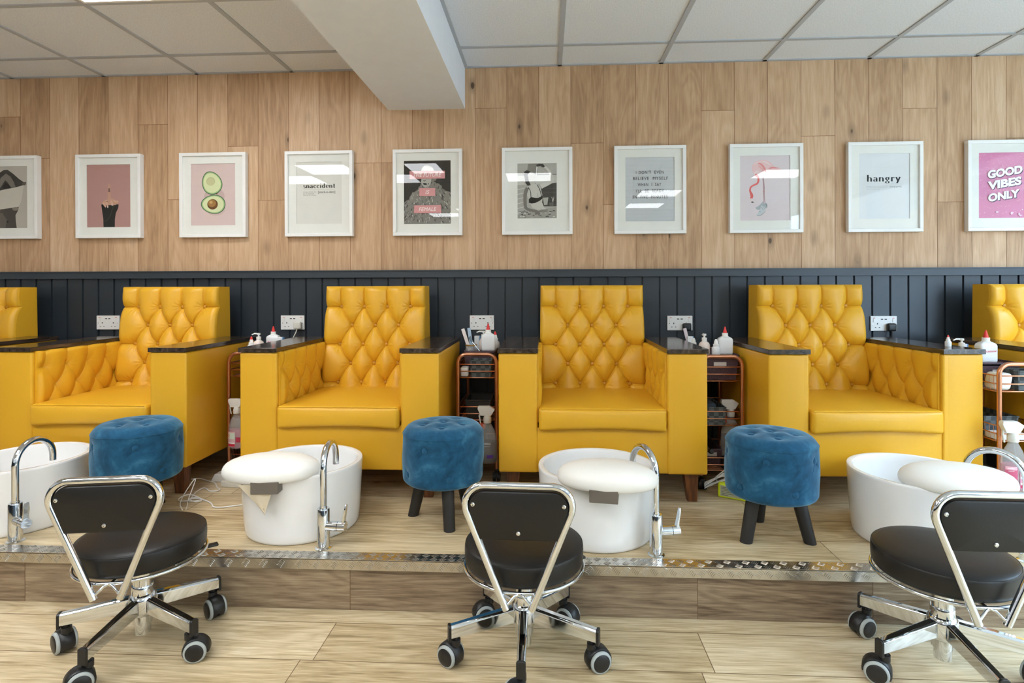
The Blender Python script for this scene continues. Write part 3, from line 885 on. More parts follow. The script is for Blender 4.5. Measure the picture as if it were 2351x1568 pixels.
# ------------------------------------------------------------------ black stools
def make_stool():
    root = thing('salon_stool', '', 'stool', (0, 0, 0), 0, 'black wheeled salon stools with chrome frames')
    base_z = 0.130
    mb = MB(); mb.lathe([(0.0, 0.035), (0.022, 0.036), (0.0235, 0.039), (0.0235, 0.070), (0.029, 0.072), (0.030, 0.098), (0.036, 0.102), (0.040, 0.108), (0.041, 0.116), (0.041, 0.150), (0.039, 0.160), (0.034, 0.166), (0.0325, 0.168), (0.0325, 0.192), (0.031, 0.195), (0.0, 0.195)], 32)
    link_mesh('hub', mb, M['chrome'], root, angle=35)
    mb = MB(); mb.lathe([(0.0285, 0.19), (0.0285, 0.262), (0.014, 0.264), (0.014, 0.292), (0.0, 0.292)], 28)
    link_mesh('column', mb, M['chrome'], root, angle=35)
    mb = MB(); mb.lathe([(0.016, 0.270), (0.016, 0.290), (0.0, 0.291)], 24); mb.box(-0.07, 0.07, -0.05, 0.05, 0.283, 0.293)
    link_mesh('seat_plate', mb, M['black_pl'], root, angle=35)
    rnd = random.Random(3)
    for k in range(5):
        a = R(270 + 72 * k); d = Vector((math.cos(a), math.sin(a), 0)); n = Vector((-d.y, d.x, 0))
        V = []
        for t, zt, zb_, w in ((0.026, 0.160, 0.112, 0.015), (0.235, 0.129, 0.092, 0.0125)):
            c = d * t
            for q, z in ((-w, zb_), (w, zb_), (w, zt - 0.006), (w * 0.6, zt), (-w * 0.6, zt), (-w, zt - 0.006)): V.append(c + n * q + Vector((0, 0, z)))
        F = [(i, (i + 1) % 6, 6 + (i + 1) % 6, 6 + i) for i in range(6)] + [(5, 4, 3, 2, 1, 0), (6, 7, 8, 9, 10, 11)]
        mb = MB(); mb.add(V, F); leg = link_mesh('leg', mb, M['chrome'], root, smooth=False, bevel=0.0015)
        V = []
        for t in (0.233, 0.242):
            c = d * t; w = 0.0135
            for q, z in ((-w, 0.082), (w, 0.082), (w, 0.126), (w * 0.6, 0.131), (-w * 0.6, 0.131), (-w, 0.126)): V.append(c + n * q + Vector((0, 0, z)))
        mb = MB(); mb.add(V, F); link_mesh('end_cap', mb, M['black_pl'], leg, smooth=False, bevel=0.002)
        # castor
        sw = [R(225), R(20), R(-35), R(200), R(150)][k]
        cd = Vector((math.cos(sw), math.sin(sw), 0)); ax = Vector((-cd.y, cd.x, 0)); cp = d * 0.218
        wc = cp + cd * 0.020 + Vector((0, 0, 0.033))
        mb = MB(); mb.cyl(cp + Vector((0, 0, 0.060)), cp + Vector((0, 0, 0.098)), 0.009, 14); mb.cyl(cp + Vector((0, 0, 0.066)), cp + Vector((0, 0, 0.084)), 0.0145, 18)
        # hood: partial drum over the wheels
        V = []; F = []; nn = 16
        for i in range(nn + 1):
            th = R(-25 + 215 * i / nn)
            for rr, off in ((0.0355, -0.0265), (0.039, -0.021), (0.039, 0.021), (0.0355, 0.0265), (0.012, 0.0265), (0.012, -0.0265)):
                V.append(wc + (-cd * math.cos(th) + Vector((0, 0, 1)) * math.sin(th)) * rr + ax * off * 0.74)
        for i in range(nn):
            for j in range(6): F.append((6 * i + j, 6 * i + (j + 1) % 6, 6 * i + 6 + (j + 1) % 6, 6 * i + 6 + j))
        F += [(5, 4, 3, 2, 1, 0), tuple(6 * nn + j for j in range(6))]
        mb.add(V, F)
        cst = link_mesh('castor', mb, M['black_pl'], root, angle=45)
        for s in (-1, 1):
            mb = MB(); rot = Matrix((ax * s, cd, (ax * s).cross(cd))).transposed()
            rz = (ax * s).to_track_quat('Z', 'Y').to_matrix()
            mb.lathe([(0.0, 0.002), (0.031, 0.002), (0.0325, 0.005), (0.0325, 0.0195)], 36, wc, rot=rz, mi=1)
            mb.lathe([(0.0325, 0.0195), (0.0333, 0.021), (0.0333, 0.025), (0.031, 0.028), (0.0275, 0.029)], 36, wc, rot=rz, mi=0)
            mb.lathe([(0.0278, 0.0275), (0.026, 0.0298), (0.010, 0.031), (0.0, 0.031)], 36, wc, rot=rz, mi=1)
            link_mesh('wheel', mb, [M['grey_pl'], M['black_pl']], cst, angle=50)
    # seat
    mb = MB()
    mb.lathe([(0.0, 0.294), (0.165, 0.294), (0.178, 0.297), (0.1835, 0.304), (0.186, 0.315), (0.187, 0.340), (0.1865, 0.352), (0.185, 0.3585), (0.183, 0.3605), (0.178, 0.3635), (0.165, 0.368), (0.12, 0.372), (0.06, 0.374), (0.0, 0.3745)], 72)
    seat = link_mesh('seat', mb, M['black'], root, angle=60)
    mb = MB(); mb.tube([(0.1838 * math.cos(2 * PI * k / 72), 0.1838 * math.sin(2 * PI * k / 72), 0.3598) for k in range(72)], 0.0016, 6, closed=True)
    link_mesh('piping', mb, M['black'], seat)
    mb = MB(); mb.tube([(0.186 * math.cos(2 * PI * k / 72), 0.186 * math.sin(2 * PI * k / 72), 0.289) for k in range(72)], 0.0055, 10, closed=True)
    link_mesh('seat_ring', mb, M['chrome'], root)
    # backrest tube: rounded trapezoid open at the bottom; lean slightly backwards
    def bk(x, z): return (x, -0.203 - 0.008 * (z - 0.25) / 0.35, z)
    pts2 = []
    bl = (-0.038, 0.252); tl = (-0.167, 0.585)
    # left straight, corner, top, corner, right straight
    def corner(p0, p1, p2, r, n=9):
        p0, p1, p2 = Vector(p0), Vector(p1), Vector(p2); a = (p0 - p1).normalized(); b = (p2 - p1).normalized()
        ang = a.angle(b); t = r / math.tan(ang / 2); s0 = p1 + a * t; s1 = p1 + b * t
        c = p1 + (a + b).normalized() * (r / math.sin(ang / 2)); out = []
        v0 = s0 - c; v1 = s1 - c; th = v0.angle(v1)
        for i in range(n + 1):
            k = i / n; out.append(c + v0 * (math.sin((1 - k) * th) / math.sin(th)) + v1 * (math.sin(k * th) / math.sin(th)))
        return out
    TL = (-0.177, 0.604); TR = (0.177, 0.604); BL = (-0.036, 0.252); BR = (0.036, 0.252)
    path = [Vector(BL)] + corner(BL, TL, TR, 0.055) + corner(TL, TR, BR, 0.055) + [Vector(BR)]
    mb = MB(); mb.tube([bk(p[0], p[1]) for p in path], 0.0105, 16)
    link_mesh('backrest_frame', mb, M['chrome'], root, angle=50)
    # pad inside the frame
    iTL = (-0.160, 0.590); iTR = (0.160, 0.590); iBL = (-0.112, 0.452); iBR = (0.112, 0.452)
    out = corner(iBL, iTL, iTR, 0.045, 8) + corner(iTL, iTR, iBR, 0.045, 8) + corner(iTR, iBR, iBL, 0.006, 3) + corner(iBR, iBL, iTL, 0.006, 3)
    n = len(out); V = []; c0 = Vector((0, 0.525)); F = []
    for off, sc in ((-0.006, 0.0), (-0.009, 0.93), (-0.007, 0.98), (0.0, 1.0), (0.016, 1.0), (0.024, 0.95), (0.026, 0.0)):
        for p in out:
            q = c0 + (p - c0) * sc if sc > 0 else c0
            b_ = bk(q[0], q[1]); V.append((b_[0], b_[1] + off, b_[2]))
    for i in range(6):
        for k in range(n): F.append((i * n + k, (i + 1) * n + k, (i + 1) * n + (k + 1) % n, i * n + (k + 1) % n))
    mb = MB(); mb.add(V, F); bp = link_mesh('backrest_pad', mb, M['black'], root, angle=50)
    for x, z in ((-0.128, 0.552), (0.128, 0.552), (0.0, 0.473)):
        mb = MB(); b_ = bk(x, z); mb.lathe([(0.0062, 0.0), (0.0058, 0.002), (0.003, 0.0035), (0.0, 0.003)], 14, (b_[0], b_[1] - 0.008, b_[2]), rot=Matrix.Rotation(R(90), 3, 'X'))
        link_mesh('screw', mb, M['chrome'], bp)
    # W shaped strut tying the frame ends to the seat ring
    mb = MB()
    mb.tube([bk(-0.036, 0.262), (-0.012, -0.196, 0.286), (0.0, -0.188, 0.290), (0.012, -0.196, 0.286), bk(0.036, 0.262)], 0.0042, 8)
    mb.tube([(-0.058, -0.186, 0.290), (0.0, -0.190, 0.291), (0.058, -0.186, 0.290)], 0.004, 8)
    mb.tube([(0.0, -0.188, 0.287), (0.0, -0.05, 0.287)], 0.006, 8)
    link_mesh('strut', mb, M['chrome'], root, angle=50)
    mb = MB(); mb.tube([(0.03, 0.02, 0.276), (0.12, 0.075, 0.270)], 0.004, 8, mi=0)
    mb.softbox((0.075, 0.026, 0.008), 0.0039, (0, 0, 0), (4, 2, 1), mi=0)
    nv = 0
    a = R(30); cnt = len(mb.v); st = 16
    for i in range(st, cnt):
        x, y, z = mb.v[i]; mb.v[i] = (0.160 + x * math.cos(a) - y * math.sin(a), 0.095 + x * math.sin(a) + y * math.cos(a), 0.266 + z)
    link_mesh('height_lever', mb, M['black_pl'], root, angle=50)
    return root
st = make_stool()
stools = [(-1.322, -1.655, 10, -2, 'black wheeled stool at the left, turned slightly to the right'),
          (-0.072, -1.652, -2, 0, 'black wheeled stool in the centre, backrest straight to the camera'),
          (1.196, -1.665, -1, 0, 'black wheeled stool at the right, cut off by the photo edge')]
for i, (x, y, rz, brz, lab) in enumerate(stools):
    place(st, i > 0, (x, y, 0), R(0), lab)
# turn only the top of each stool (seat, backrest) on its column, then each five star base
def spin(root, top, base):
    for c in root.children:
        n = c.name.split('.')[0]
        c.rotation_euler = (0, 0, R(base if n in ('leg', 'castor', 'hub') else top))
roots = [o for o in COL.objects if o.name.startswith('salon_stool')]
for r_, s_ in zip(sorted(roots, key=lambda o: o.location.x), stools): spin(r_, s_[2], s_[3])

# ------------------------------------------------------------------ pictures
_tc = {}
def text2d(s, bold=0.0, shear=0.0, space=1.0):
    key = (s, bold, shear, space)
    if key in _tc: return _tc[key]
    cu = bpy.data.curves.new('lettering', 'FONT'); cu.body = s; cu.size = 1.0; cu.offset = bold; cu.shear = shear
    cu.space_character = space; cu.resolution_u = 4
    ob = bpy.data.objects.new('lettering', cu); COL.objects.link(ob)
    bpy.context.view_layer.update()
    me = bpy.data.meshes.new_from_object(ob.evaluated_get(bpy.context.evaluated_depsgraph_get()))
    v = [(q.co.x, q.co.y) for q in me.vertices]; f = [tuple(p.vertices) for p in me.polygons]
    bpy.data.objects.remove(ob); bpy.data.curves.remove(cu); bpy.data.meshes.remove(me)
    _tc[key] = (v, f); return v, f

class Art:
    """flat artwork; pixel rect of the frame in a photo zoom is mapped to the 0.42 x 0.52 m frame"""
    def __init__(s, x0, x1, y0, y1):
        s.r = (x0, x1, y0, y1); s.mb = MB(); s.mats = []; s.lv = 0
    def mi(s, hexc):
        m = flat(hexc, 0.85, spec=0.2)
        if m not in s.mats: s.mats.append(m)
        return s.mats.index(m)
    def P(s, x, y):
        x0, x1, y0, y1 = s.r
        return (-0.21 + 0.42 * (x - x0) / (x1 - x0), 0.26 - 0.52 * (y - y0) / (y1 - y0))
    def poly(s, pts, c):
        s.lv += 1; y = -1.0 * s.lv
        q = [s.P(*p) for p in pts]; V = [(a, y, b) for a, b in q]
        from mathutils.geometry import tessellate_polygon
        F = [tuple(t) for t in tessellate_polygon([[Vector((a, b, 0)) for a, b in q]])]
        s.mb.add(V, F, s.mi(c)); return s
    def rect(s, x0, x1, y0, y1, c): return s.poly([(x0, y1), (x1, y1), (x1, y0), (x0, y0)], c)
    def ell(s, cx, cy, rx, ry, c, rot=0, egg=0.0, n=28):
        pts = []
        for i in range(n):
            a = 2 * PI * i / n; x = rx * math.cos(a) * (1 + egg * math.sin(a)); y = ry * math.sin(a)
            pts.append((cx + x * math.cos(R(rot)) - y * math.sin(R(rot)), cy + x * math.sin(R(rot)) + y * math.cos(R(rot))))
        return s.poly(pts, c)
    def curve(s, pts, w, c):
        """ribbon along a smoothed polyline; w is a width or a list"""
        P = pts
        for _ in range(2):
            Q = [P[0]]
            for a, b in zip(P[:-1], P[1:]): Q += [tuple(0.75 * np.array(a) + 0.25 * np.array(b)), tuple(0.25 * np.array(a) + 0.75 * np.array(b))]
            P = Q + [P[-1]]
        n = len(P); ws = w if isinstance(w, (list, tuple)) else [w, w]
        L = []; Rt = []
        for i, p in enumerate(P):
            a = np.array(P[max(0, i - 1)][:2]); b = np.array(P[min(n - 1, i + 1)][:2]); d = b - a; d = d / (np.linalg.norm(d) + 1e-9)
            t = i / (n - 1) * (len(ws) - 1); k = min(int(t), len(ws) - 2); ww = ws[k] + (ws[k + 1] - ws[k]) * (t - k)
            nn = np.array([-d[1], d[0]]) * ww / 2; L.append(tuple(np.array(p[:2]) + nn)); Rt.append(tuple(np.array(p[:2]) - nn))
        s.lv += 1; y = -1.0 * s.lv; mi = s.mi(c); V = [(q[0], y, q[1]) for q in [s.P(*p) for p in L + Rt]]
        s.mb.add(V, [(i, i + 1, n + i + 1, n + i) for i in range(n - 1)], mi); return s
    def text(s, txt, x0, x1, y0, y1, c, bold=0.0, shear=0.0, rot=0.0, space=1.0):
        """fit the lettering into the box; y1 is the bottom"""
        v, f = text2d(txt, bold, shear, space); s.lv += 1; y = -1.0 * s.lv
        ax = min(p[0] for p in v); bx = max(p[0] for p in v); ay = min(p[1] for p in v); by = max(p[1] for p in v)
        cx, cy = (x0 + x1) / 2, (y0 + y1) / 2; V = []
        for p in v:
            X = x0 + (x1 - x0) * (p[0] - ax) / (bx - ax); Y = y1 + (y0 - y1) * (p[1] - ay) / (by - ay)
            dx, dy = X - cx, Y - cy; X = cx + dx; Y = cy + dy - dx * math.tan(R(rot))
            q = s.P(X, Y); V.append((q[0], y, q[1]))
        s.mb.add(V, f, s.mi(c)); return s
    def didone(s, word, x0, x1, ybase, xh, c):
        """fat-face lettering drawn with strokes that swell when they run upright"""
        A = lambda cx, cy, rx, ry, a0, a1: [(cx + rx * math.cos(R(a0 + (a1 - a0) * i / 14)), cy + ry * math.sin(R(a0 + (a1 - a0) * i / 14))) for i in range(15)]
        G = {'n': (1.0, [[(0.2, 0), (0.2, 1)], [(0.05, 0.02), (0.38, 0.02)], [(0.05, 0.97), (0.2, 0.97)], A(0.5, 0.6, 0.28, 0.38, 160, 0) + [(0.78, 0)], [(0.62, 0.02), (0.95, 0.02)]]),
             'h': (1.0, [[(0.2, 0), (0.2, 1.6)], [(0.05, 0.02), (0.38, 0.02)], [(0.05, 1.57), (0.2, 1.57)], A(0.5, 0.6, 0.28, 0.38, 160, 0) + [(0.78, 0)], [(0.62, 0.02), (0.95, 0.02)]]),
             'c': (0.8, [A(0.45, 0.5, 0.32, 0.48, 55, 315), A(0.62, 0.78, 0.06, 0.07, 0, 360)]),
             'e': (0.85, [A(0.45, 0.5, 0.32, 0.48, 0, 320), [(0.15, 0.52), (0.77, 0.52)]]),
             'a': (0.85, [[(0.62, 0), (0.62, 0.7)], A(0.40, 0.7, 0.22, 0.28, 0, 165), A(0.38, 0.26, 0.24, 0.26, 60, 330), [(0.6, 0.03), (0.82, 0.03)]]),
             'd': (0.95, [[(0.68, 0), (0.68, 1.6)], A(0.42, 0.5, 0.28, 0.48, 30, 330), [(0.5, 1.57), (0.68, 1.57)], [(0.68, 0.03), (0.88, 0.03)]]),
             'i': (0.5, [[(0.25, 0), (0.25, 1)], [(0.08, 0.02), (0.42, 0.02)], [(0.08, 0.97), (0.25, 0.97)], [(0.25, 1.3), (0.25, 1.48)]]),
             's': (0.7, [A(0.35, 0.74, 0.22, 0.24, 20, 200) + A(0.35, 0.26, 0.24, 0.26, 60, -150)]),
             't': (0.6, [[(0.28, 0.08), (0.28, 1.35)], [(0.05, 0.97), (0.52, 0.97)], A(0.42, 0.16, 0.14, 0.15, 180, 330)]),
             'g': (0.9, [A(0.42, 0.66, 0.25, 0.32, 0, 360), A(0.42, -0.2, 0.3, 0.22, 0, 360), [(0.62, 0.92), (0.82, 1.02)], [(0.3, 0.3), (0.5, 0.1)]]),
             'r': (0.7, [[(0.2, 0), (0.2, 1)], [(0.05, 0.02), (0.4, 0.02)], [(0.05, 0.97), (0.2, 0.97)], A(0.42, 0.7, 0.2, 0.28, 160, 60), A(0.57, 0.84, 0.05, 0.07, 0, 360)]),
             'y': (0.9, [[(0.15, 1), (0.45, 0.1)], [(0.8, 1), (0.42, -0.1), (0.3, -0.4), (0.12, -0.42)], [(0.0, 0.97), (0.32, 0.97)], [(0.65, 0.97), (0.92, 0.97)]])}
        tot = sum(G[ch_][0] for ch_ in word) + 0.12 * (len(word) - 1); sc = (x1 - x0) / tot; x = x0
        s.lv += 1; yy = -1.0 * s.lv; mi = s.mi(c)
        for ch_ in word:
            adv, strokes = G[ch_]
            for st_ in strokes:
                for a, b in zip(st_[:-1], st_[1:]):
                    dx, dy = (b[0] - a[0]), (b[1] - a[1]); L = math.hypot(dx, dy)
                    if L < 1e-6: continue
                    w = 0.055 + 0.25 * (abs(dy) / L) ** 1.5; nx, ny = -dy / L * w / 2, dx / L * w / 2
                    e = 0.02 if len(st_) > 3 else 0
                    q = [(a[0] - dx * e + nx, a[1] - dy * e + ny), (a[0] - dx * e - nx, a[1] - dy * e - ny), (b[0] + dx * e - nx, b[1] + dy * e - ny), (b[0] + dx * e + nx, b[1] + dy * e + ny)]
                    V = [(s.P(x + p[0] * sc, ybase - p[1] * xh)) for p in q]
                    s.mb.add([(p[0], yy, p[1]) for p in V], [(0, 1, 2, 3)], mi)
            x += (adv + 0.12) * sc
        return s

def picture(xc, ztop, art, label, tilt=0.0):
    root = thing('picture_frame', label, 'picture', (xc, 0.0, ztop - 0.26), 0, 'white framed prints in a row on the oak wall')
    root.rotation_euler = (R(0.0 if 0.3 < xc < 1.0 else 0.15), 0, 0)
    mb = MB(); W, H, b = 0.21, 0.26, 0.0195
    def bar(q):  # mitred bars, built as boxes
        mb.box(*q)
    mb.box(-W, W, -0.036, -0.002, H - b, H); mb.box(-W, W, -0.036, -0.002, -H, -H + b)
    mb.box(-W, -W + b, -0.036, -0.002, -H + b, H - b); mb.box(W - b, W, -0.036, -0.002, -H + b, H - b)
    link_mesh('frame', mb, M['frame_white'], root, smooth=False, bevel=0.0012)
    # mount card: four strips around the opening
    x0, x1, z0, z1 = art.open_
    mb = MB(); y0, y1 = -0.0235, -0.0215; w, h = W - b, H - b
    mb.box(-w, x0, y0, y1, -h, h); mb.box(x1, w, y0, y1, -h, h); mb.box(x0, x1, y0, y1, z1, h); mb.box(x0, x1, y0, y1, -h, z0)
    link_mesh('mount', mb, M['mat_white'], root, smooth=False)
    mb = MB(); mb.box(-w, w, -0.019, -0.004, -h, h); link_mesh('backing', mb, flat('#C9B79A', 0.9), root, smooth=False)
    st_ = min(0.00006, 0.0056 / max(1, art.lv)); art.mb.v = [(p[0], p[1] * st_, p[2]) for p in art.mb.v]
    link_mesh('print', art.mb, art.mats, root, (0, -0.0198, 0), smooth=False)
    mb = MB(); mb.quad((-w, -0.0262, -h), (w, -0.0262, -h), (w, -0.0262, h), (-w, -0.0262, h)); link_mesh('glass', mb, M['glass'], root, smooth=False)
    return root
def open_rect(a, x0, x1, y0, y1, c):
    p = a.P(x0, y1); q = a.P(x1, y0); a.open_ = (p[0], q[0], p[1], q[1]); a.rect(x0 - 3, x1 + 3, y0 - 3, y1 + 3, c); return a

# 1: lifted shirt, black and white
a = Art(-2740, 690, 40, 4420)
a = Art(-190, 237, 152, 683)
open_rect(a, -115, 160, 217, 613, '#BDB7AD')
a.poly([(-60, 345), (-40, 265), (0, 240), (25, 238), (60, 262), (105, 300), (135, 320), (150, 318), (148, 335), (125, 340), (80, 355), (0, 372), (-70, 380)], '#3B3733')
a.poly([(-40, 350), (-20, 290), (15, 262), (45, 282), (70, 320), (80, 350), (50, 354), (25, 318), (10, 305), (-10, 335), (-30, 362)], '#7C766E')
a.poly([(-10, 352), (10, 318), (30, 330), (50, 352), (0, 362)], '#211E1C')
a.poly([(-90, 385), (0, 366), (80, 352), (135, 338), (128, 380), (118, 440), (100, 476), (0, 490), (-90, 500)], '#CFC9BE')
a.poly([(-80, 498), (0, 490), (100, 477), (96, 500), (78, 530), (80, 570), (86, 613), (-90, 613)], '#4E4842')
a.ell(78, 490, 22, 12, '#8C857B'); a.ell(25, 572, 7, 5, '#1C1917'); a.ell(137, 330, 12, 10, '#5C554E')
a.poly([(-80, 520), (-10, 515), (20, 560), (10, 613), (-80, 613)], '#6A635B')
picture(-3.382, 2.0015, a, 'black and white print of a person lifting a shirt, cut by the left photo edge')
# 2: hand on pink
a = Art(484, 909, 147, 682); open_rect(a, 550, 835, 211, 612, '#B98E88')
a.poly([(642, 466), (656, 463), (741, 466), (756, 466), (753, 490), (738, 520), (731, 560), (730, 612), (656, 612), (655, 560), (648, 510)], '#1D1C17')
a.poly([(651, 466), (652, 447), (668, 438), (685, 432), (700, 430), (720, 428), (735, 440), (752, 443), (755, 462), (741, 466), (735, 470), (660, 470)], '#C69A84')
a.poly([(685, 440), (686, 400), (687, 350), (692, 334), (699, 335), (702, 352), (704, 400), (708, 440)], '#C69A84')
a.poly([(688, 385), (690, 362), (700, 362), (701, 388)], '#7B5A52')
for q in ((655, 452, 672, 484), (672, 440, 687, 486), (705, 442, 720, 472)):
    a.curve([(q[0], q[1]), ((q[0] + q[2]) / 2, (q[1] + q[3]) / 2), (q[2], q[3])], [14, 15, 11, 5], '#D3A992')
a.curve([(683, 478), (685, 489)], [7, 2], '#EBDCDD'); a.curve([(712, 462), (714, 475)], [8, 3], '#E7D8D8'); a.curve([(722, 440), (740, 450), (754, 446)], [9, 9], '#D3A992')
a.curve([(668, 449), (678, 446), (688, 448)], 2, '#4A3A34')
a.curve([(725, 470), (712, 505), (700, 540), (680, 570), (658, 574)], 4, '#3C402D')
picture(-2.713, 2.0015, a, 'framed print of a raised hand in a black sleeve on dusty pink')
# 3: avocado halves
a = Art(1147, 1587, 135, 686); open_rect(a, 1219, 1512, 205, 608, '#DCC5C1')
a.ell(1372, 420, 68, 60, '#CBB0AC'); a.ell(1380, 500, 66, 44, '#D2B8B4')
for k, (c, s_) in enumerate((('#3E6A45', 1.0), ('#A9C48A', 0.93), ('#DCE3B4', 0.84))):
    a.ell(1355, 330, 66 * s_, 78 * s_, c, -22, 0.13)
a.ell(1348, 320, 29, 28, '#BFC38F'); a.ell(1349, 323, 25, 24, '#CDCB9B')
for k, (c, s_) in enumerate((('#3E6A45', 1.0), ('#A9C48A', 0.93), ('#DCE3B4', 0.84))):
    a.ell(1364, 470, 62 * s_, 82 * s_, c, 90 + 2, -0.13)
a.ell(1360, 470, 35, 34, '#6E4A25'); a.ell(1356, 463, 27, 25, '#A37B45'); a.ell(1350, 457, 11, 9, '#C9A66C')
a.poly([(1383, 398), (1392, 396), (1394, 404), (1385, 405)], '#5C4A2A')
picture(-2.045, 2.0015, a, 'framed print of two avocado halves on pale pink')
# 4: snaccident
a = Art(1828, 2268, 125, 683); open_rect(a, 1900, 2195, 195, 600, '#E4E2DB')
a.didone('snaccident', 1943, 2151, 365, 19, '#1D1B19')
a.rect(1943, 2150, 375.4, 376.4, '#B5B1A8')
for i, tx in enumerate(('eating a family size', 'bar of chocolate', 'entirely by mistake')): a.text(tx, 1943, 2026 - (i == 1) * 13, 387 + 11 * i, 395 + 11 * i, '#8C8880')
a.text('[snack-si-dent]', 2040, 2151, 384, 404, '#4A4742', 0.008)
picture(-1.38, 2.0015, a, 'framed print reading snaccident in bold serif letters')
# 5: the future is female
a = Art(174, 616, 118, 677); open_rect(a, 243, 543, 190, 601, '#3D3A36')
rnd = random.Random(4)
fur = [(243, 470)]
edge = [(243, 470), (270, 440), (300, 400), (330, 370), (352, 340), (380, 335), (440, 330), (470, 345), (490, 370), (515, 395), (543, 400)]
pts = []
for (xa, ya), (xb, yb_) in zip(edge[:-1], edge[1:]):
    for t in np.linspace(0, 1, 4)[:-1]: pts.append((xa + (xb - xa) * t + rnd.uniform(-3, 3), ya + (yb_ - ya) * t + rnd.uniform(-9, 6)))
a.poly(pts + [(543, 400), (543, 601), (243, 601)], '#8D8A84')
a.poly([(352, 262), (358, 236), (375, 222), (400, 220), (425, 232), (436, 255), (440, 290), (436, 320), (425, 350), (405, 366), (380, 366), (362, 350), (352, 330), (356, 300)], '#BDBAB2')
a.poly([(420, 300), (436, 300), (434, 325), (424, 350), (405, 366), (395, 366), (415, 340)], '#8B877F')
a.poly([(436, 290), (450, 290), (452, 310), (440, 326)], '#9A968E'); a.poly([(352, 262), (372, 225), (430, 240), (438, 262)], '#DAD8D2')
a.ell(377, 341, 14, 6, '#37332F', 6); a.curve([(366, 318), (374, 322), (384, 318)], [2, 6, 2], '#6A655D')
for i in range(210):
    x = rnd.uniform(246, 540); yl = np.interp(x, [e[0] for e in edge], [e[1] for e in edge]); y = rnd.uniform(yl - 4, 596)
    if y > 594: continue
    dx = rnd.uniform(-9, 9) + (x - 395) * 0.05; L = rnd.uniform(9, 20)
    c = rnd.choice(['#4A4743', '#62605B', '#B9B6AF', '#D4D1CA', '#A19E97', '#2F2D2A'])
    ex, ey = min(max(x + dx, 244), 542), min(y + L, 600)
    a.curve([(x, y), ((x + ex) / 2 + rnd.uniform(-3, 3), (y + ey) / 2), (ex, ey)], [1.4, 4.4, 1.0], c)
for (x0_, x1_, y0_, y1_, tx, tx0, tx1) in ((280, 507, 258, 308, 'THE FUTURE', 305, 484), (342, 445, 369, 420, 'IS', 381, 407), (308, 482, 480, 531, 'FEMALE', 339, 452)):
    a.rect(x0_, x1_, y0_, y1_, '#DE9FA0'); a.text(tx, tx0, tx1, y0_ + 13, y0_ + 38, '#FBF6F4', 0.0, 0.25)
picture(-0.712, 2.0015, a, 'framed black and white print reading THE FUTURE IS FEMALE on pink bars')
# 6: kitchen photograph
a = Art(878, 1327, 106, 672)
def K(x, y): return (840 + 300 * 0 + (1155 - 840) * 0, 0)
open_rect(a, 977, 1227, 208, 565, '#B8B5AE')
def kz(x, y): return (977 + (x - 272) * (250 / 718), 208 + (y - 240) * (357 / 1020))
def kp(pts, c): a.poly([kz(*p) for p in pts], c)
def kc(pts, w, c): a.curve([kz(*p) for p in pts], [q * 0.35 for q in w] if isinstance(w, list) else w * 0.35, c)
kp([(272, 445), (990, 445), (990, 600), (272, 640)], '#CFCDC6')
kp([(470, 245), (640, 245), (640, 445), (440, 440)], '#8C8983'); kp([(272, 445), (990, 440), (990, 452), (272, 455)], '#5E5B56')
kp([(272, 640), (400, 630), (410, 1150), (272, 1200)], '#B4B1AA')
for i in range(6): kp([(272, 715 + i * 88), (400, 690 + i * 86), (400, 700 + i * 86), (272, 728 + i * 88)], '#DDDBD5')
kp([(700, 640), (990, 600), (990, 1040), (720, 1040)], '#4A4844')
for i in range(5): kp([(705, 715 + i * 75), (990, 700 + i * 75), (990, 704 + i * 75), (705, 719 + i * 75)], '#6B6963')
kp([(272, 1200), (450, 1110), (760, 1090), (990, 1050), (990, 1262), (272, 1262)], '#A8A59E')
rnd = random.Random(9)
for i in range(34):
    x = rnd.uniform(300, 930); y = rnd.uniform(1130, 1240); kc([(x, y), (x + rnd.uniform(10, 40), y + rnd.uniform(-20, 20)), (x + rnd.uniform(30, 60), y + rnd.uniform(-10, 20))], [4, 14, 5], rnd.choice(['#2E2C29', '#E6E4DE', '#5B5853', '#C7C4BD']))
kp([(400, 470), (385, 440), (400, 390), (440, 365), (480, 375), (520, 400), (600, 430), (600, 640), (470, 660), (420, 600)], '#3A3733')
kp([(460, 450), (500, 400), (555, 410), (600, 440), (620, 480), (640, 540), (600, 590), (580, 640), (520, 650), (480, 560)], '#C9C6BF')
kp([(480, 650), (600, 620), (640, 640), (700, 690), (720, 800), (740, 860), (720, 960), (760, 1060), (800, 1090), (640, 1110), (540, 1060), (490, 960), (440, 800), (430, 700)], '#CFCCC5')
kc([(455, 690), (410, 800), (410, 960), (420, 1080), (520, 1110), (620, 1130), (680, 1190)], [60, 66, 60, 56, 50, 50, 60, 40], '#7F7B75')
kc([(700, 670), (820, 620), (930, 570), (890, 450), (820, 340), (770, 300)], [90, 80, 60, 50, 46, 40, 36], '#D6D3CC')
kp([(620, 270), (660, 245), (740, 250), (780, 300), (740, 320), (690, 290), (630, 305)], '#4D4944'); kc([(632, 300), (622, 370), (618, 460)], [22, 16, 12], '#EDEBE6')
kp([(480, 900), (520, 865), (600, 880), (650, 880), (700, 860), (735, 830), (735, 890), (690, 930), (600, 975), (530, 985), (480, 970)], '#252320')
kc([(520, 880), (515, 760), (470, 680)], 12, '#252320'); kc([(715, 850), (680, 720), (635, 640)], 12, '#252320'); kc([(640, 790), (645, 870)], 5, '#8B8781')
kp([(735, 880), (840, 875), (830, 920), (820, 1010), (760, 1015), (745, 930)], '#B4B1AA'); kc([(900, 870), (925, 960)], 10, '#D8D5CE'); kc([(940, 870), (920, 960)], 8, '#D8D5CE'); kp([(850, 970), (930, 965), (930, 1030), (860, 1030)], '#6D6A64')
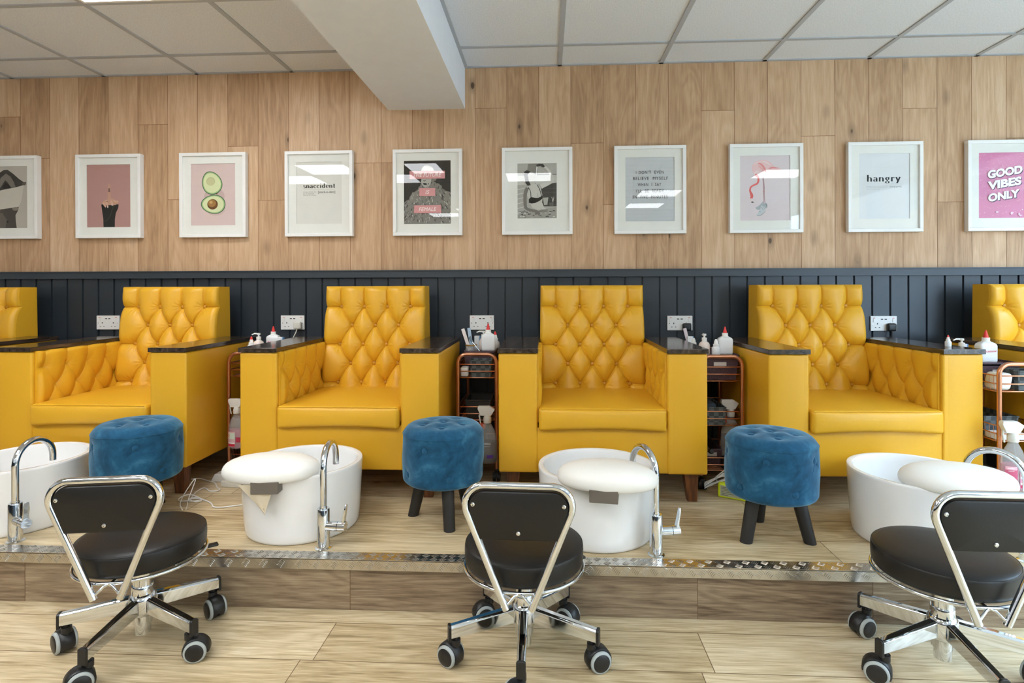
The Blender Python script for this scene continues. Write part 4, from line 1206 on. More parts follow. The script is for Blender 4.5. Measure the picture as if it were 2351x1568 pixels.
kp([(690, 1100), (830, 1095), (820, 1140), (740, 1155), (700, 1135)], '#8F8C85')
picture(-0.051, 2.0015, a, 'framed black and white photograph of a person eating in a kitchen')
# 7: letter board
a = Art(1597, 2058, 93, 667); open_rect(a, 1670, 1985, 167, 585, '#D6D8DB')
for i in range(52): a.rect(1671, 1984, 171 + i * 8, 172.6 + i * 8, '#C6C9CD')
for tx, x0_, x1_, yc in (("I DON'T  EVEN", 1738, 1917, 265), ('BELIEVE  MYSELF', 1719, 1943, 305), ('WHEN  I  SAY', 1749, 1900, 345), ("I'LL  BE  READY", 1739, 1917, 386), ('IN  FIVE  MINUTES', 1721, 1940, 426)):
    a.text(tx, x0_, x1_, yc - 10, yc + 10, '#33363B', 0.0, space=1.25)
picture(0.616, 2.0015, a, 'framed print of a letter board about being ready in five minutes')
# 8: flamingo in trainers
a = Art(233, 767, 88, 742); open_rect(a, 313, 678, 173, 650, '#E3D6D9')
def fz(x, y): return (313 + (x - 162) * (365 / 936), 173 + (y - 165) * (477 / 1218))
def fp(pts, c): a.poly([fz(*p) for p in pts], c)
def fc(pts, w, c): a.curve([fz(*p) for p in pts], [q * 0.39 for q in w] if isinstance(w, list) else w * 0.39, c)
fp([(400, 470), (385, 400), (400, 330), (450, 280), (520, 250), (600, 240), (680, 260), (740, 300), (800, 360), (850, 395), (930, 430), (1000, 500), (900, 440), (760, 440), (660, 480), (580, 530), (500, 560), (440, 530)], '#EFC9CA')
fp([(420, 480), (470, 440), (560, 470), (600, 500), (500, 555), (440, 530)], '#F3D9D9')
fc([(500, 300), (570, 330), (620, 400), (650, 470)], [10, 34, 40, 8], '#EA9492'); fc([(500, 350), (560, 390), (610, 470)], [8, 30, 6], '#F0AEAC'); fc([(700, 410), (760, 390), (820, 395), (890, 400)], [10, 30, 20, 4], '#E58E8E')
fc([(420, 330), (480, 290), (560, 275)], [4, 14, 4], '#F5E0E0'); fc([(560, 260), (660, 290), (740, 350)], [4, 20, 4], '#F1E3E4'); fc([(880, 400), (950, 440), (1000, 500)], [8, 5, 2], '#E8B0AF')
fc([(450, 520), (490, 545), (515, 620), (490, 690), (420, 715), (360, 750), (345, 820), (375, 880), (388, 930), (365, 975)], [60, 44, 38, 36, 32, 28, 30, 38, 56, 46, 38], '#E66C6A')
fc([(372, 965), (378, 1010), (400, 1030)], [32, 26, 20], '#EFD9D4'); fp([(368, 1028), (395, 1022), (432, 1040), (402, 1048), (378, 1046)], '#2B2527')
fc([(585, 580), (610, 720), (605, 850), (608, 1110)], [10, 9, 14, 9, 10], '#B98C92'); fc([(600, 560), (622, 780), (615, 900), (632, 1060)], [8, 8, 9, 8], '#A57E86'); fc([(600, 830), (608, 850)], 22, '#DA8F8C')
fp([(450, 1140), (500, 1120), (560, 1060), (590, 1020), (600, 1060), (670, 1060), (675, 1130), (650, 1158), (560, 1170), (500, 1182), (465, 1165)], '#AEB3B8')
fp([(465, 1280), (500, 1240), (540, 1160), (560, 1100), (610, 1120), (640, 1150), (640, 1200), (600, 1250), (550, 1290), (500, 1302)], '#C9CDD1')
fc([(470, 1290), (540, 1296), (600, 1252), (640, 1200)], [4, 8, 8, 3], '#8A8F96'); fc([(520, 1210), (545, 1225)], 8, '#6F747B'); fc([(560, 1130), (600, 1190)], 8, '#9BA0A6'); fc([(590, 1120), (625, 1170)], 6, '#9BA0A6'); fc([(640, 1070), (668, 1120)], 10, '#80858C')
picture(1.287, 2.0015, a, 'framed print of a pink flamingo wearing white trainers')
# 9: hangry
a = Art(1083, 1635, 75, 738); open_rect(a, 1170, 1545, 158, 640, '#E6E8EA')
a.didone('hangry', 1229, 1478, 364, 31, '#2A3038')
a.rect(1228, 1485, 381, 382, '#C9CCD0')
for i, tx in enumerate(('the anger you feel due to lack of food', 'an irritable state of being that can', 'only be solved by eating')): a.text(tx, 1226, (1385, 1375, 1325)[i], 395 + i * 11, 403 + i * 11, '#AEB2B6')
a.text('[hang-gree]', 1400, 1484, 397, 412, '#8F9499', 0.006)
picture(1.961, 2.0015, a, 'framed print reading hangry in bold serif letters')
# 10: good vibes only
a = Art(1945, 2495, 65, 733)
open_rect(a, 2033, 2407, 155, 637, '#DE8FB4')
rnd = random.Random(2)
for i in range(260):
    x = rnd.uniform(2040, 2400); y = rnd.uniform(160, 632); L = rnd.uniform(2, 9)
    if 2085 < x < 2360 and 260 < y < 520 and rnd.random() < 0.6: continue
    a.curve([(x, y), (min(x + L, 2405), y - L * 0.5)], [1, rnd.uniform(1.5, 4), 1], rnd.choice(['#EDB9D2', '#F3D3E2', '#EBC7C6', '#D77DA8']))
for i in range(9): a.ell(rnd.uniform(2110, 2390), rnd.uniform(575, 622), rnd.uniform(5, 12), rnd.uniform(4, 10), '#F2CFE2')
for dx, dy, c in ((5, 5, '#5B3E66'), (0, 0, '#FCFBFD')):
    for tx, x0_, x1_, y0_, y1_ in (('GOOD', 2095, 2345, 268, 330), ('VIBES', 2095, 2338, 350, 412), ('ONLY', 2098, 2325, 442, 502)):
        a.text(tx, x0_ + dx, x1_ + dx, y0_ + dy, y1_ + dy, c, 0.05, 0.0, 9.0)
picture(2.628, 2.0015, a, 'framed pink print reading GOOD VIBES ONLY at the right edge of the photo')

# ------------------------------------------------------------------ wall sockets, plugs
def make_socket():
    root = thing('wall_socket', '', 'socket', (0, 0, 0), 0, 'white double sockets on the panelling')
    mb = MB(); mb.box(-0.0735, 0.0735, -0.010, 0.0, -0.043, 0.043); pl_ = link_mesh('face_plate', mb, M['white_pl'], root, smooth=False, bevel=0.002)
    mb = MB()
    for s in (-1, 1):
        cx = s * 0.036
        mb.box(cx - 0.0025 + s * 0.0, cx + 0.0025, -0.0106, -0.009, -0.006, 0.003)
        for q in (-1, 1): mb.box(cx + q * 0.011 - 0.0035, cx + q * 0.011 + 0.0035, -0.0106, -0.009, -0.025, -0.0215)
    mb.box(-0.017, -0.004, -0.0106, -0.009, 0.021, 0.027); mb.box(0.004, 0.017, -0.0106, -0.009, 0.021, 0.027)
    link_mesh('slot', mb, M['black_pl'], pl_, smooth=False)
    for s in (-1, 1):
        mb = MB(); mb.box(s * 0.054 - 0.006, s * 0.054 + 0.006, -0.0135, -0.009, 0.008, 0.028); link_mesh('switch', mb, M['white_pl'], root, smooth=False, bevel=0.001)
        mb = MB(); mb.box(s * 0.054 - 0.005, s * 0.054 + 0.005, -0.0108, -0.009, 0.030, 0.033); link_mesh('switch_mark', mb, flat('#D8635A', 0.4), pl_, smooth=False)
        mb = MB(); mb.lathe([(0.003, 0), (0.002, 0.001), (0, 0.001)], 10, (s * 0.062, -0.010, -0.003), rot=Matrix.Rotation(R(90), 3, 'X')); link_mesh('screw', mb, M['chrome'], pl_)
    return root
so = make_socket()
for i, (x, z, lab) in enumerate([(-2.725, 0.956, 'white double socket half hidden behind the armchair at the leftmost pouf'),
                                 (-1.549, 0.956, 'white double socket with a white plug in it'),
                                 (-0.385, 0.956, 'empty white double socket above the middle trolley'),
                                 (0.789, 0.953, 'white double socket with a black plug, left of the rightmost pouf\'s armchair'),
                                 (1.955, 0.951, 'white double socket with a black plug, between the two right armchairs')]):
    place(so, i > 0, (x, -0.012, z), 0, lab)
def plug(x, z, mat, word, cable, label):
    t = thing('mains_plug', label, 'plug', (x, -0.0225, z), 0)
    mb = MB(); mb.softbox((0.050, 0.026, 0.046), 0.010, (0, -0.0135, 0), (3, 1, 3)); link_mesh('plug_body', mb, mat, t, angle=50)
    mb = MB(); mb.tube([(a_, b_, c_) for a_, b_, c_ in cable], 0.0032, 8); link_mesh('cable', mb, mat, t)
pw = flat('#DEDBD0', 0.4, name='cream_plug_plastic')
plug(-1.512, 0.940, pw, 'white', [(0, -0.018, -0.018), (-0.004, -0.025, -0.04), (-0.016, -0.04, -0.075), (-0.02, -0.04, -0.12), (-0.03, -0.03, -0.3), (-0.03, -0.02, -0.70), (-0.02, -0.03, -0.745)], 'white plug and lead in the left double socket')
plug(0.826, 0.930, M['black_pl'], 'black', [(0, -0.018, -0.018), (0.0, -0.025, -0.04), (0.003, -0.03, -0.08), (0.006, -0.035, -0.14), (0.0, -0.03, -0.4), (0.0, -0.02, -0.70), (0.01, -0.03, -0.738)], 'black plug and lead beside the middle armchair')
plug(1.990, 0.930, M['black_pl'], 'black', [(0, -0.018, -0.018), (-0.003, -0.025, -0.05), (-0.003, -0.03, -0.12), (0.0, -0.03, -0.4), (0.0, -0.02, -0.70), (0.01, -0.03, -0.738)], 'black plug and lead left of the armchair at the right edge')

# ------------------------------------------------------------------ copper trolleys
TW, TD = 0.098, 0.185
def make_trolley():
    root = thing('copper_trolley', '', 'trolley', (0, 0, PZ), 0, 'copper wire trolleys between the armchairs')
    H = 0.640; zb = 0.062
    for s in (-1, 1):
        r = 0.045; y = s * TD
        pts = [(-TW, y, zb), (-TW, y, H - r)] + [(a_, y, b_) for a_, b_ in arc(-TW + r, H - r, r, 180, 90, 7)][1:] + [(a_, y, b_) for a_, b_ in arc(TW - r, H - r, r, 90, 0, 7)] + [(TW, y, zb)]
        mb = MB(); mb.tube(pts, 0.0095, 12); link_mesh('end_frame', mb, M['copper'], root, angle=50)
        for q in (-1, 1):
            mb = MB(); mb.cyl((q * TW, y, 0.048), (q * TW, y, 0.066), 0.007, 12)
            mb.softbox((0.026, 0.040, 0.030), 0.006, (q * TW, y - 0.008, 0.036), (2, 2, 2))
            for w_ in (-0.011, 0.011): mb.tube([(q * TW + w_ - 0.0075, y - 0.012, 0.022), (q * TW + w_ + 0.0075, y - 0.012, 0.022)], 0.022, 20)
            link_mesh('castor', mb, M['black_pl'], root, angle=50)
    for zc, zr in ((0.518, (0.553, 0.588)), (0.302, (0.337, 0.372)), (0.082, (0.112, 0.146))):
        mb = MB(); X, Y = TW + 0.006, TD - 0.006; c = 0.02
        def loop(z, k=1.0, r=0.0028):
            x, y = X * k, Y * k
            mb.tube([(-x + c, -y, z), (x - c, -y, z), (x, -y + c, z), (x, y - c, z), (x - c, y, z), (-x + c, y, z), (-x, y - c, z), (-x, -y + c, z)], r, 6, closed=True)
        for z in zr: loop(z)
        loop(zc, 0.93)
        for i in range(14):
            y = -Y * 0.9 + 2 * Y * 0.9 * i / 13
            mb.tube([(-X, y, zr[1]), (-X * 0.99, y, zr[0]), (-X * 0.93, y, zc), (X * 0.93, y, zc), (X * 0.99, y, zr[0]), (X, y, zr[1])], 0.0012, 4)
        for i in range(7):
            x = -X * 0.85 + 2 * X * 0.85 * i / 6
            mb.tube([(x, -Y * 0.93, zc), (x, Y * 0.93, zc)], 0.0012, 4)
        link_mesh('wire_basket', mb, M['copper'], root, angle=60)
    return root
tr = make_trolley()
trol = [(-1.555, -0.365, 0, 'copper trolley between the armchairs behind the white cable'),
        (-0.350, -0.375, 0, 'copper trolley under the empty wall socket'),
        (0.850, -0.440, 0, 'copper trolley with the plum basket on top, beside the yellow box'),
        (2.053, -0.690, 0, 'copper trolley at the right edge of the photo')]
for i, (x, y, rz, lab) in enumerate(trol): place(tr, i > 0, (x, y, PZ), R(rz), lab)

def woven_box(name, loc, size, label, mat, rz=0, cat='basket', handle=False, taper=0.9, group=None):
    """open box with walls"""
    t = thing(name, label, cat, loc, R(rz), group); w, d, h = size; th = 0.004; mb = MB()
    def ring(x, y, z): return [(-x, -y, z), (x, -y, z), (x, y, z), (-x, y, z)]
    k = taper
    V = ring(w / 2 * k, d / 2 * k, 0) + ring(w / 2, d / 2, h) + ring(w / 2 - th, d / 2 - th, h) + ring((w / 2 - th) * k, (d / 2 - th) * k, th)
    F = [(3, 2, 1, 0)] + [(a_ * 4 + i, a_ * 4 + (i + 1) % 4, a_ * 4 + 4 + (i + 1) % 4, a_ * 4 + 4 + i) for a_ in range(3) for i in range(4)] + [(12, 13, 14, 15)]
    mb.add(V, F); link_mesh('basket_body', mb, mat, t, smooth=False)
    mb = MB()
    x, y = w / 2, d / 2
    mb.tube([(-x, -y, h), (x, -y, h), (x, y, h), (-x, y, h)], 0.0035, 6, closed=True); link_mesh('rim', mb, mat, t)
    if handle:
        mb = MB(); mb.softbox((0.062, 0.004, 0.020), 0.0019, (0, -d / 2 + 0.0015, h * 0.72), (3, 1, 3)); link_mesh('handle', mb, flat('#CFC9C6', 0.5), t)['label'] = 'pale handle opening'
    return t

def bottle_square(loc, label, text=True, rz=0, s=1.0, mat=None):
    t = thing('acetone_bottle', label, 'bottle', loc, R(rz), 'square bottles with red nozzles')
    w, d, h = 0.070 * s, 0.046 * s, 0.088 * s
    mb = MB()
    def fn(p):
        x, y, z = p; q = max(0, (z - h * 0.30) / (h * 0.2)); k = 1 - 0.42 * min(1, q) ** 2
        return (x * k, y * k, z)
    mb.softbox((w, d, h), 0.010 * s, (0, 0, h / 2), (6, 4, 10), fn)
    link_mesh('bottle_body', mb, mat or M['milky'], t, angle=50)
    mb = MB(); mb.lathe([(0.0165 * s, 0), (0.0165 * s, 0.004 * s), (0.014 * s, 0.006 * s), (0.014 * s, 0.020 * s), (0.0, 0.020 * s)], 24, (0, 0, h - 0.003)); c = link_mesh('cap', mb, M['white_pl'], t, angle=40)
    mb = MB(); mb.lathe([(0.0095 * s, 0), (0.009 * s, 0.006 * s), (0.0045 * s, 0.024 * s), (0.0035 * s, 0.030 * s), (0, 0.031 * s)], 18, (0, 0, h + 0.017 * s)); link_mesh('nozzle', mb, M['red'], c, angle=40)
    if text:
        v, f = text2d('Acetone', 0.012, 0.45); ax = min(p[0] for p in v); bx = max(p[0] for p in v)
        k = 0.052 * s / (bx - ax); V = [((p[0] - (ax + bx) / 2) * k, -d / 2 - 0.0006, h * 0.55 + (p[1] - 0.3) * k + (p[0] - ax) * k * 0.05) for p in v]
        mb = MB(); mb.add(V, f); link_mesh('lettering', mb, flat('#CF2F45', 0.5), t, smooth=False)
    return t
def bottle_pump(loc, label, rz=0, s=1.0):
    t = thing('pump_bottle', label, 'bottle', loc, R(rz), 'white pump bottles on the trolleys')
    mb = MB(); mb.lathe([(0, 0), (0.025 * s, 0), (0.027 * s, 0.003 * s), (0.027 * s, 0.045 * s), (0.023 * s, 0.056 * s), (0.012 * s, 0.064 * s), (0.011 * s, 0.068 * s), (0, 0.068 * s)], 28); link_mesh('bottle_body', mb, flat('#E9D9D0', 0.3, name='pale_pink_plastic'), t, angle=40)
    mb = MB(); mb.lathe([(0.0125 * s, 0.066 * s), (0.0125 * s, 0.082 * s), (0.0045 * s, 0.084 * s), (0.0045 * s, 0.092 * s), (0.0095 * s, 0.093 * s), (0.0095 * s, 0.102 * s), (0, 0.103 * s)], 20)
    mb.tube([(0, 0, 0.098 * s), (-0.024 * s, 0, 0.099 * s), (-0.038 * s, 0, 0.093 * s)], [0.005 * s, 0.004 * s, 0.0032 * s], 10); link_mesh('pump', mb, M['white_pl'], t, angle=40)
def bottle_dropper(loc, label, red=True, s=1.0, rz=0):
    t = thing('dropper_bottle', label, 'bottle', loc, R(rz), 'small dropper bottles on the trolleys')
    mb = MB(); mb.lathe([(0, 0), (0.020 * s, 0), (0.021 * s, 0.003 * s), (0.021 * s, 0.032 * s), (0.016 * s, 0.040 * s), (0.0, 0.040 * s)], 24); link_mesh('bottle_body', mb, M['milky'], t, angle=40)
    mb = MB(); mb.lathe([(0.014 * s, 0.038 * s), (0.014 * s, 0.052 * s), (0.010 * s, 0.053 * s), (0.009 * s, 0.064 * s), (0.0045 * s, 0.076 * s), (0.0, 0.078 * s)], 20); cp = link_mesh('cap', mb, M['white_pl'], t, angle=40)
    if red:
        mb = MB(); mb.lathe([(0.0085 * s, 0.0), (0.006 * s, 0.014 * s), (0.0025 * s, 0.022 * s), (0, 0.023 * s)], 16, (0, 0, 0.062 * s)); link_mesh('nozzle', mb, M['red'], cp, angle=40)
def spray_bottle(loc, label, liquid, labels, rz=0, s=1.0, trig_ang=180):
    t = thing('spray_bottle', label, 'spray bottle', loc, R(rz), 'trigger spray bottles on the trolleys')
    H = 0.185 * s; mb = MB()
    mb.lathe([(0, 0), (0.80, 0.0), (0.97, 0.006 * s), (1.0, 0.018 * s), (1.0, 0.085 * s), (0.93, 0.115 * s), (0.72, 0.145 * s), (0.42, 0.170 * s), (0.34, 0.178 * s), (0.34, H)], 40, sx=0.044 * s, sy=0.026 * s)
    link_mesh('bottle_body', mb, M['clear_bottle'], t, angle=50)
    mb = MB(); mb.lathe([(0, 0.003), (0.80, 0.003), (0.95, 0.008 * s), (0.975, 0.018 * s), (0.975, 0.085 * s), (0.93, 0.098 * s), (0, 0.098 * s)], 40, sx=0.043 * s, sy=0.0252 * s)
    link_mesh('liquid', mb, liquid, t, angle=50)
    mb = MB(); mb.lathe([(0.017 * s, 0), (0.018 * s, 0.003), (0.018 * s, 0.022 * s), (0.015 * s, 0.030 * s), (0.014 * s, 0.036 * s), (0, 0.036 * s)], 24, (0, 0, H - 0.008 * s))
    hz = H + 0.026 * s
    V = [(-0.030, -0.012, 0.0), (0.016, -0.012, -0.002), (0.016, 0.012, -0.002), (-0.030, 0.012, 0.0), (-0.043, -0.011, 0.030), (0.034, -0.012, 0.026), (0.034, 0.012, 0.026), (-0.043, 0.011, 0.030), (-0.040, -0.010, 0.042), (0.010, -0.010, 0.042), (0.010, 0.010, 0.042), (-0.040, 0.010, 0.042)]
    V = [(a_ * s, b_ * s, c_ * s + hz) for a_, b_, c_ in V]
    mb.add(V, [(3, 2, 1, 0), (0, 1, 5, 4), (1, 2, 6, 5), (2, 3, 7, 6), (3, 0, 4, 7), (4, 5, 9, 8), (5, 6, 10, 9), (6, 7, 11, 10), (7, 4, 8, 11), (8, 9, 10, 11)])
    hd = link_mesh('spray_head', mb, M['frost'], t, angle=30, bevel=0.002)
    mb = MB(); mb.tube([(-0.028 * s, 0, hz + 0.02 * s), (-0.036 * s, 0, hz - 0.004 * s), (-0.030 * s, 0, hz - 0.036 * s)], [0.005 * s, 0.004 * s, 0.003 * s], 8); link_mesh('trigger', mb, M['frost'], hd, angle=50)
    for nm, (x0, x1, z0, z1, hexc) in labels:
        mb = MB(); g = []
        for i in range(9):
            u = x0 + (x1 - x0) * i / 8; a_ = math.asin(max(-1, min(1, u / (0.0445 * s)))); y = -0.0268 * s * math.cos(a_)
            g.append([(u, y - 0.0005 - 0.0001 * len(t.children), z0), (u, y - 0.0005 - 0.0001 * len(t.children), z1)])
        mb.grid(np.array(g)); link_mesh(nm, mb, flat(hexc, 0.5), t)
    return t
def slab_pair(loc, label, rz=0):
    t = thing('nail_buffer', label, 'nail buffer', loc, R(rz), 'blue and white nail buffers')
    mb = MB(); mb.box(-0.014, 0.014, -0.010, 0.010, 0, 0.075); link_mesh('foam_block', mb, flat('#EDEFF2', 0.8), t, smooth=False, bevel=0.002)
    mb = MB(); mb.box(0.014, 0.019, -0.010, 0.010, 0, 0.075); link_mesh('blue_face', mb, flat('#6E9AD0', 0.7), t, smooth=False)
def nail_file(loc, label, hexc, lean):
    mb = MB(); mb.softbox((0.018, 0.003, 0.12), 0.0014, (0, 0, 0.06), (2, 1, 6)); 
    o = link_mesh('nail_file', mb, flat(hexc, 0.7), None, loc, (0, R(lean), 0)); tag(o, label, 'nail file', 'nail files on the trolley tops')

# trolley 1 ---------------------------------------------------------
TB = PZ + 0.521  # top basket floor
TB2 = PZ + 0.305; TB3 = PZ + 0.085
x, y, z = trol[0][0], trol[0][1], TB
woven_box('storage_basket', (x + 0.005, y + 0.045, z), (0.150, 0.250, 0.105), 'plum lace patterned basket in the trolley behind the white cable', M['lace'], group='plum baskets')
woven_box('storage_basket', (x + 0.052, y - 0.125, z), (0.095, 0.085, 0.075), 'grey woven basket in the top of the trolley behind the white cable', M['weave'], group='grey woven baskets')
bz = z + 0.100
def shelf_stand(x, y, z, w, d, label):
    t = thing('storage_tray', label, 'tray', (x, y, z), 0, 'trays the bottles stand in'); mb = MB(); mb.box(-w / 2, w / 2, -d / 2, d / 2, 0, 0.006); mb.box(-w / 2, w / 2, -d / 2, -d / 2 + 0.004, 0, 0.014); mb.box(-w / 2, w / 2, d / 2 - 0.004, d / 2, 0, 0.014)
    mb.box(-w / 2, -w / 2 + 0.004, -d / 2, d / 2, 0, 0.014); mb.box(w / 2 - 0.004, w / 2, -d / 2, d / 2, 0, 0.014)
    link_mesh('tray_body', mb, M['lace'], t, smooth=False)
shelf_stand(x + 0.005, y + 0.045, bz + 0.005, 0.160, 0.258, 'plum tray under the bottles, trolley behind the white cable')
zz = bz + 0.011
bottle_dropper((x - 0.050, y - 0.045, zz - 0.0), 'small red tipped bottle, leftmost on the trolley behind the white cable')
bottle_pump((x - 0.014, y - 0.035, zz), 'white pump bottle left of the bottle with red Acetone lettering')
bottle_square((x + 0.030, y + 0.045, zz), 'acetone bottle with a red nozzle above the white cable', rz=4)
o_ = slab_pair((x + 0.076, y + 0.030, zz), 'blue and white nail buffer right of the leftmost acetone bottle')
woven_box('storage_basket', (x + 0.030, y - 0.07, TB2), (0.125, 0.18, 0.075), 'grey woven basket on the middle shelf behind the spray bottle', M['weave'], group='grey woven baskets')
mb = MB(); mb.softbox((0.055, 0.06, 0.045), 0.012, (0, 0, 0.0225), (3, 3, 3)); tag(link_mesh('paper_roll', mb, M['white_pl'], None, (x + 0.066, y - 0.200 + 0.035, TB2)), 'white pack beside the leftmost spray bottle', 'paper roll')
woven_box('storage_basket', (x + 0.01, y - 0.0, TB3), (0.165, 0.27, 0.10), 'dark basket on the bottom shelf behind the white cable', flat('#25211F', 0.7), group='dark baskets low on the trolleys')
spray_bottle((x - 0.035, -0.5865, PZ + 0.158), 'pink spray bottle hooked on the trolley behind the white cable', M['pink_liquid'],
             [('front_label', (-0.040, 0.004, 0.012, 0.088, '#D9B7BE')), ('warning_label', (-0.039, 0.003, 0.052, 0.082, '#CFE0CF')), ('red_band', (-0.039, 0.003, 0.014, 0.026, '#C2273F')), ('white_band', (-0.039, 0.003, 0.028, 0.034, '#F2F2F2')), ('side_label', (0.008, 0.038, 0.035, 0.060, '#B3304A'))], 0, 1.0)
# trolley 2 ---------------------------------------------------------
x, y, z = trol[1][0], trol[1][1], TB
woven_box('storage_basket', (x + 0.0, y + 0.045, z), (0.160, 0.260, 0.110), 'plum lace patterned basket in the trolley under the empty socket', M['lace'], group='plum baskets')
woven_box('storage_basket', (x + 0.015, y - 0.125, z), (0.110, 0.085, 0.085), 'grey woven basket at the top front of the trolley under the empty socket', M['weave'], group='grey woven baskets')
mb = MB(); mb.softbox((0.042, 0.06, 0.05), 0.01, (0, 0, 0.025), (2, 2, 2)); tag(link_mesh('tissue_pack', mb, M['white_pl'], None, (x - 0.070, y - 0.125, z)), 'white tissue pack left of the grey basket under the empty socket', 'tissue pack')
shelf_stand(x, y + 0.045, z + 0.112, 0.168, 0.265, 'plum tray under the bottles, trolley under the empty socket')
zz = z + 0.118
bottle_square((x + 0.038, y + 0.0, zz), 'acetone bottle with a red nozzle, largest bottle under the empty socket', False, 8, 1.08)
bottle_pump((x + 0.005, y + 0.070, zz), 'white pump bottle behind the largest bottle under the empty socket')
bottle_dropper((x + 0.068, y + 0.090, zz), 'small red tipped bottle right of the largest bottle under the empty socket', True, 1.15)
slab_pair((x - 0.030, y + 0.065, zz), 'blue and white nail buffer beside the brush under the empty socket')
t = thing('glass_jar', 'small jar holding files, under the empty socket', 'jar', (x - 0.050, y - 0.035, zz)); mb = MB()
mb.lathe([(0, 0), (0.028, 0), (0.030, 0.003), (0.030, 0.036), (0.028, 0.036), (0.028, 0.004), (0, 0.004)], 28); link_mesh('jar_glass', mb, M['clear_bottle'], t, angle=40)
mb = MB(); mb.lathe([(0.0305, 0), (0.0305, 0.008), (0.0285, 0.008), (0.0285, 0)], 28, (0, 0, 0.030)); link_mesh('jar_rim', mb, mk_metal('brass_rim', '#B79B62', 0.3), t, angle=40)
nail_file((x - 0.058, y - 0.035, zz + 0.006), 'pale nail file leaning left in the jar', '#EADFDB', -18)
nail_file((x - 0.046, y - 0.030, zz + 0.006), 'grey blue nail file in the jar', '#A9BFD4', -8)
t = thing('brush', 'silver handled brush leaning on the bottles under the empty socket', 'brush', (x - 0.022, y - 0.060, zz), 0); mb = MB()
mb.tube([(0.02, 0, 0.004), (-0.02, 0.01, 0.052)], [0.004, 0.003], 8); link_mesh('handle', mb, M['chrome'], t)
mb = MB(); mb.tube([(-0.02, 0.01, 0.052), (-0.036, 0.014, 0.078)], [0.006, 0.008], 8); link_mesh('bristles', mb, flat('#6B7A85', 0.8), t)
woven_box('storage_basket', (x + 0.0, y - 0.055, TB2), (0.130, 0.20, 0.095), 'black woven basket on the middle shelf under the empty socket', flat('#2B2A28', 0.75), group='dark baskets low on the trolleys')
mb = MB(); mb.softbox((0.095, 0.05, 0.028), 0.004, (0, 0, 0.014), (3, 2, 2)); tag(link_mesh('orange_box', mb, flat('#E2592B', 0.5), None, (x - 0.012, y - 0.130, TB3 + 0.168)), 'orange box hanging below the middle shelf under the empty socket', 'box')
mb = MB(); mb.box(-0.055, 0.055, -0.03, 0.03, 0, 0.168); tag(link_mesh('storage_box', mb, flat('#1E1B1A', 0.7), None, (x - 0.02, y - 0.125, TB3), smooth=False), 'dark box on the bottom shelf under the empty socket', 'box')
spray_bottle((x + 0.056, y - 0.232, PZ + 0.105), 'dark liquid spray bottle behind the middle pouf', M['dark_liquid'], [('purple_label', (0.0, 0.03, 0.03, 0.045, '#6B3FB0'))], 0, 1.12)
b_ = bpy.data.objects['spray_bottle.001'] if 'spray_bottle.001' in bpy.data.objects else None
if b_:
    for tx, z_, k_, cc in (('method', 0.098, 0.036, '#E9E9E6'), ('SURFACE', 0.086, 0.030, '#B9B9B4')):
        v, f = text2d(tx, 0.0); ax = min(p[0] for p in v); bx = max(p[0] for p in v); k = k_ / (bx - ax)
        mb = MB(); mb.add([((p[0] - (ax + bx) / 2) * k, -0.0315, z_ + p[1] * k) for p in v], f); link_mesh('lettering', mb, flat(cc, 0.5), b_, smooth=False)
# trolley 3 ---------------------------------------------------------
x, y, z = trol[2][0], trol[2][1], TB
woven_box('storage_basket', (x, y - 0.0, z), (0.178, 0.325, 0.110), 'plum lace basket with a pale handle, beside the rightmost pouf', M['lace'], handle=True, group='plum baskets')
shelf_stand(x, y - 0.0, z + 0.112, 0.186, 0.33, 'plum tray under the bottles, trolley beside the rightmost pouf')
zz = z + 0.118
bottle_square((x + 0.052, y - 0.070, zz), 'plain bottle with a red nozzle, right of the row above the plum handle', False, -6, 1.02)
bottle_dropper((x + 0.003, y - 0.085, zz), 'small white tipped bottle between the pump bottle and the red nozzle bottle', False, 1.0)
bottle_pump((x - 0.048, y - 0.060, zz), 'pale pump bottle above the plum basket handle', -90, 1.0)
bottle_dropper((x - 0.078, y + 0.030, zz), 'small white bottle left of the pale pump bottle', False, 0.95)
slab_pair((x - 0.080, y + 0.105, zz), 'blue and white nail buffer behind the right armrest of the middle armchair')
nail_file((x - 0.070, y + 0.142, zz), 'pink grey nail file behind the right armrest of the middle armchair', '#D9CBD0', -14)
woven_box('storage_basket', (x - 0.035, y - 0.065, TB2), (0.115, 0.23, 0.085), 'grey woven basket on the middle shelf beside the rightmost pouf', M['weave'], group='grey woven baskets', taper=0.96)
mb = MB(); mb.softbox((0.070, 0.09, 0.03), 0.010, (0, 0, 0.015), (3, 3, 2)); tag(link_mesh('cloth', mb, flat('#41566B', 0.9), None, (x - 0.035, y - 0.065, TB2 + 0.058), (0, R(-8), 0)), 'folded blue cloth in the grey basket beside the rightmost pouf', 'cloth')
mb = MB(); mb.softbox((0.014, 0.03, 0.036), 0.004, (0, 0, 0.018), (2, 2, 2)); tag(link_mesh('orange_tub', mb, flat('#E4541F', 0.5), None, (x + 0.034, y - 0.115, TB2)), 'orange tub beside the grey basket near the rightmost pouf', 'tub')
spray_bottle((x + 0.066, y - 0.11, TB3 + 0.05), 'frosted spray head bottle just above the rightmost pouf', M['dark_liquid'], [], 0, 1.12)
mb = MB(); mb.box(-0.04, 0.04, -0.04, 0.04, 0, 0.048); tag(link_mesh('storage_box', mb, flat('#2A2423', 0.7), None, (x + 0.056, y - 0.115, TB3), smooth=False), 'dark box under the frosted spray bottle', 'box')
woven_box('storage_basket', (x - 0.035, y + 0.02, TB3), (0.120, 0.28, 0.085), 'dark perforated basket low in the trolley beside the rightmost pouf', M['lace'], handle=True, group='plum baskets')
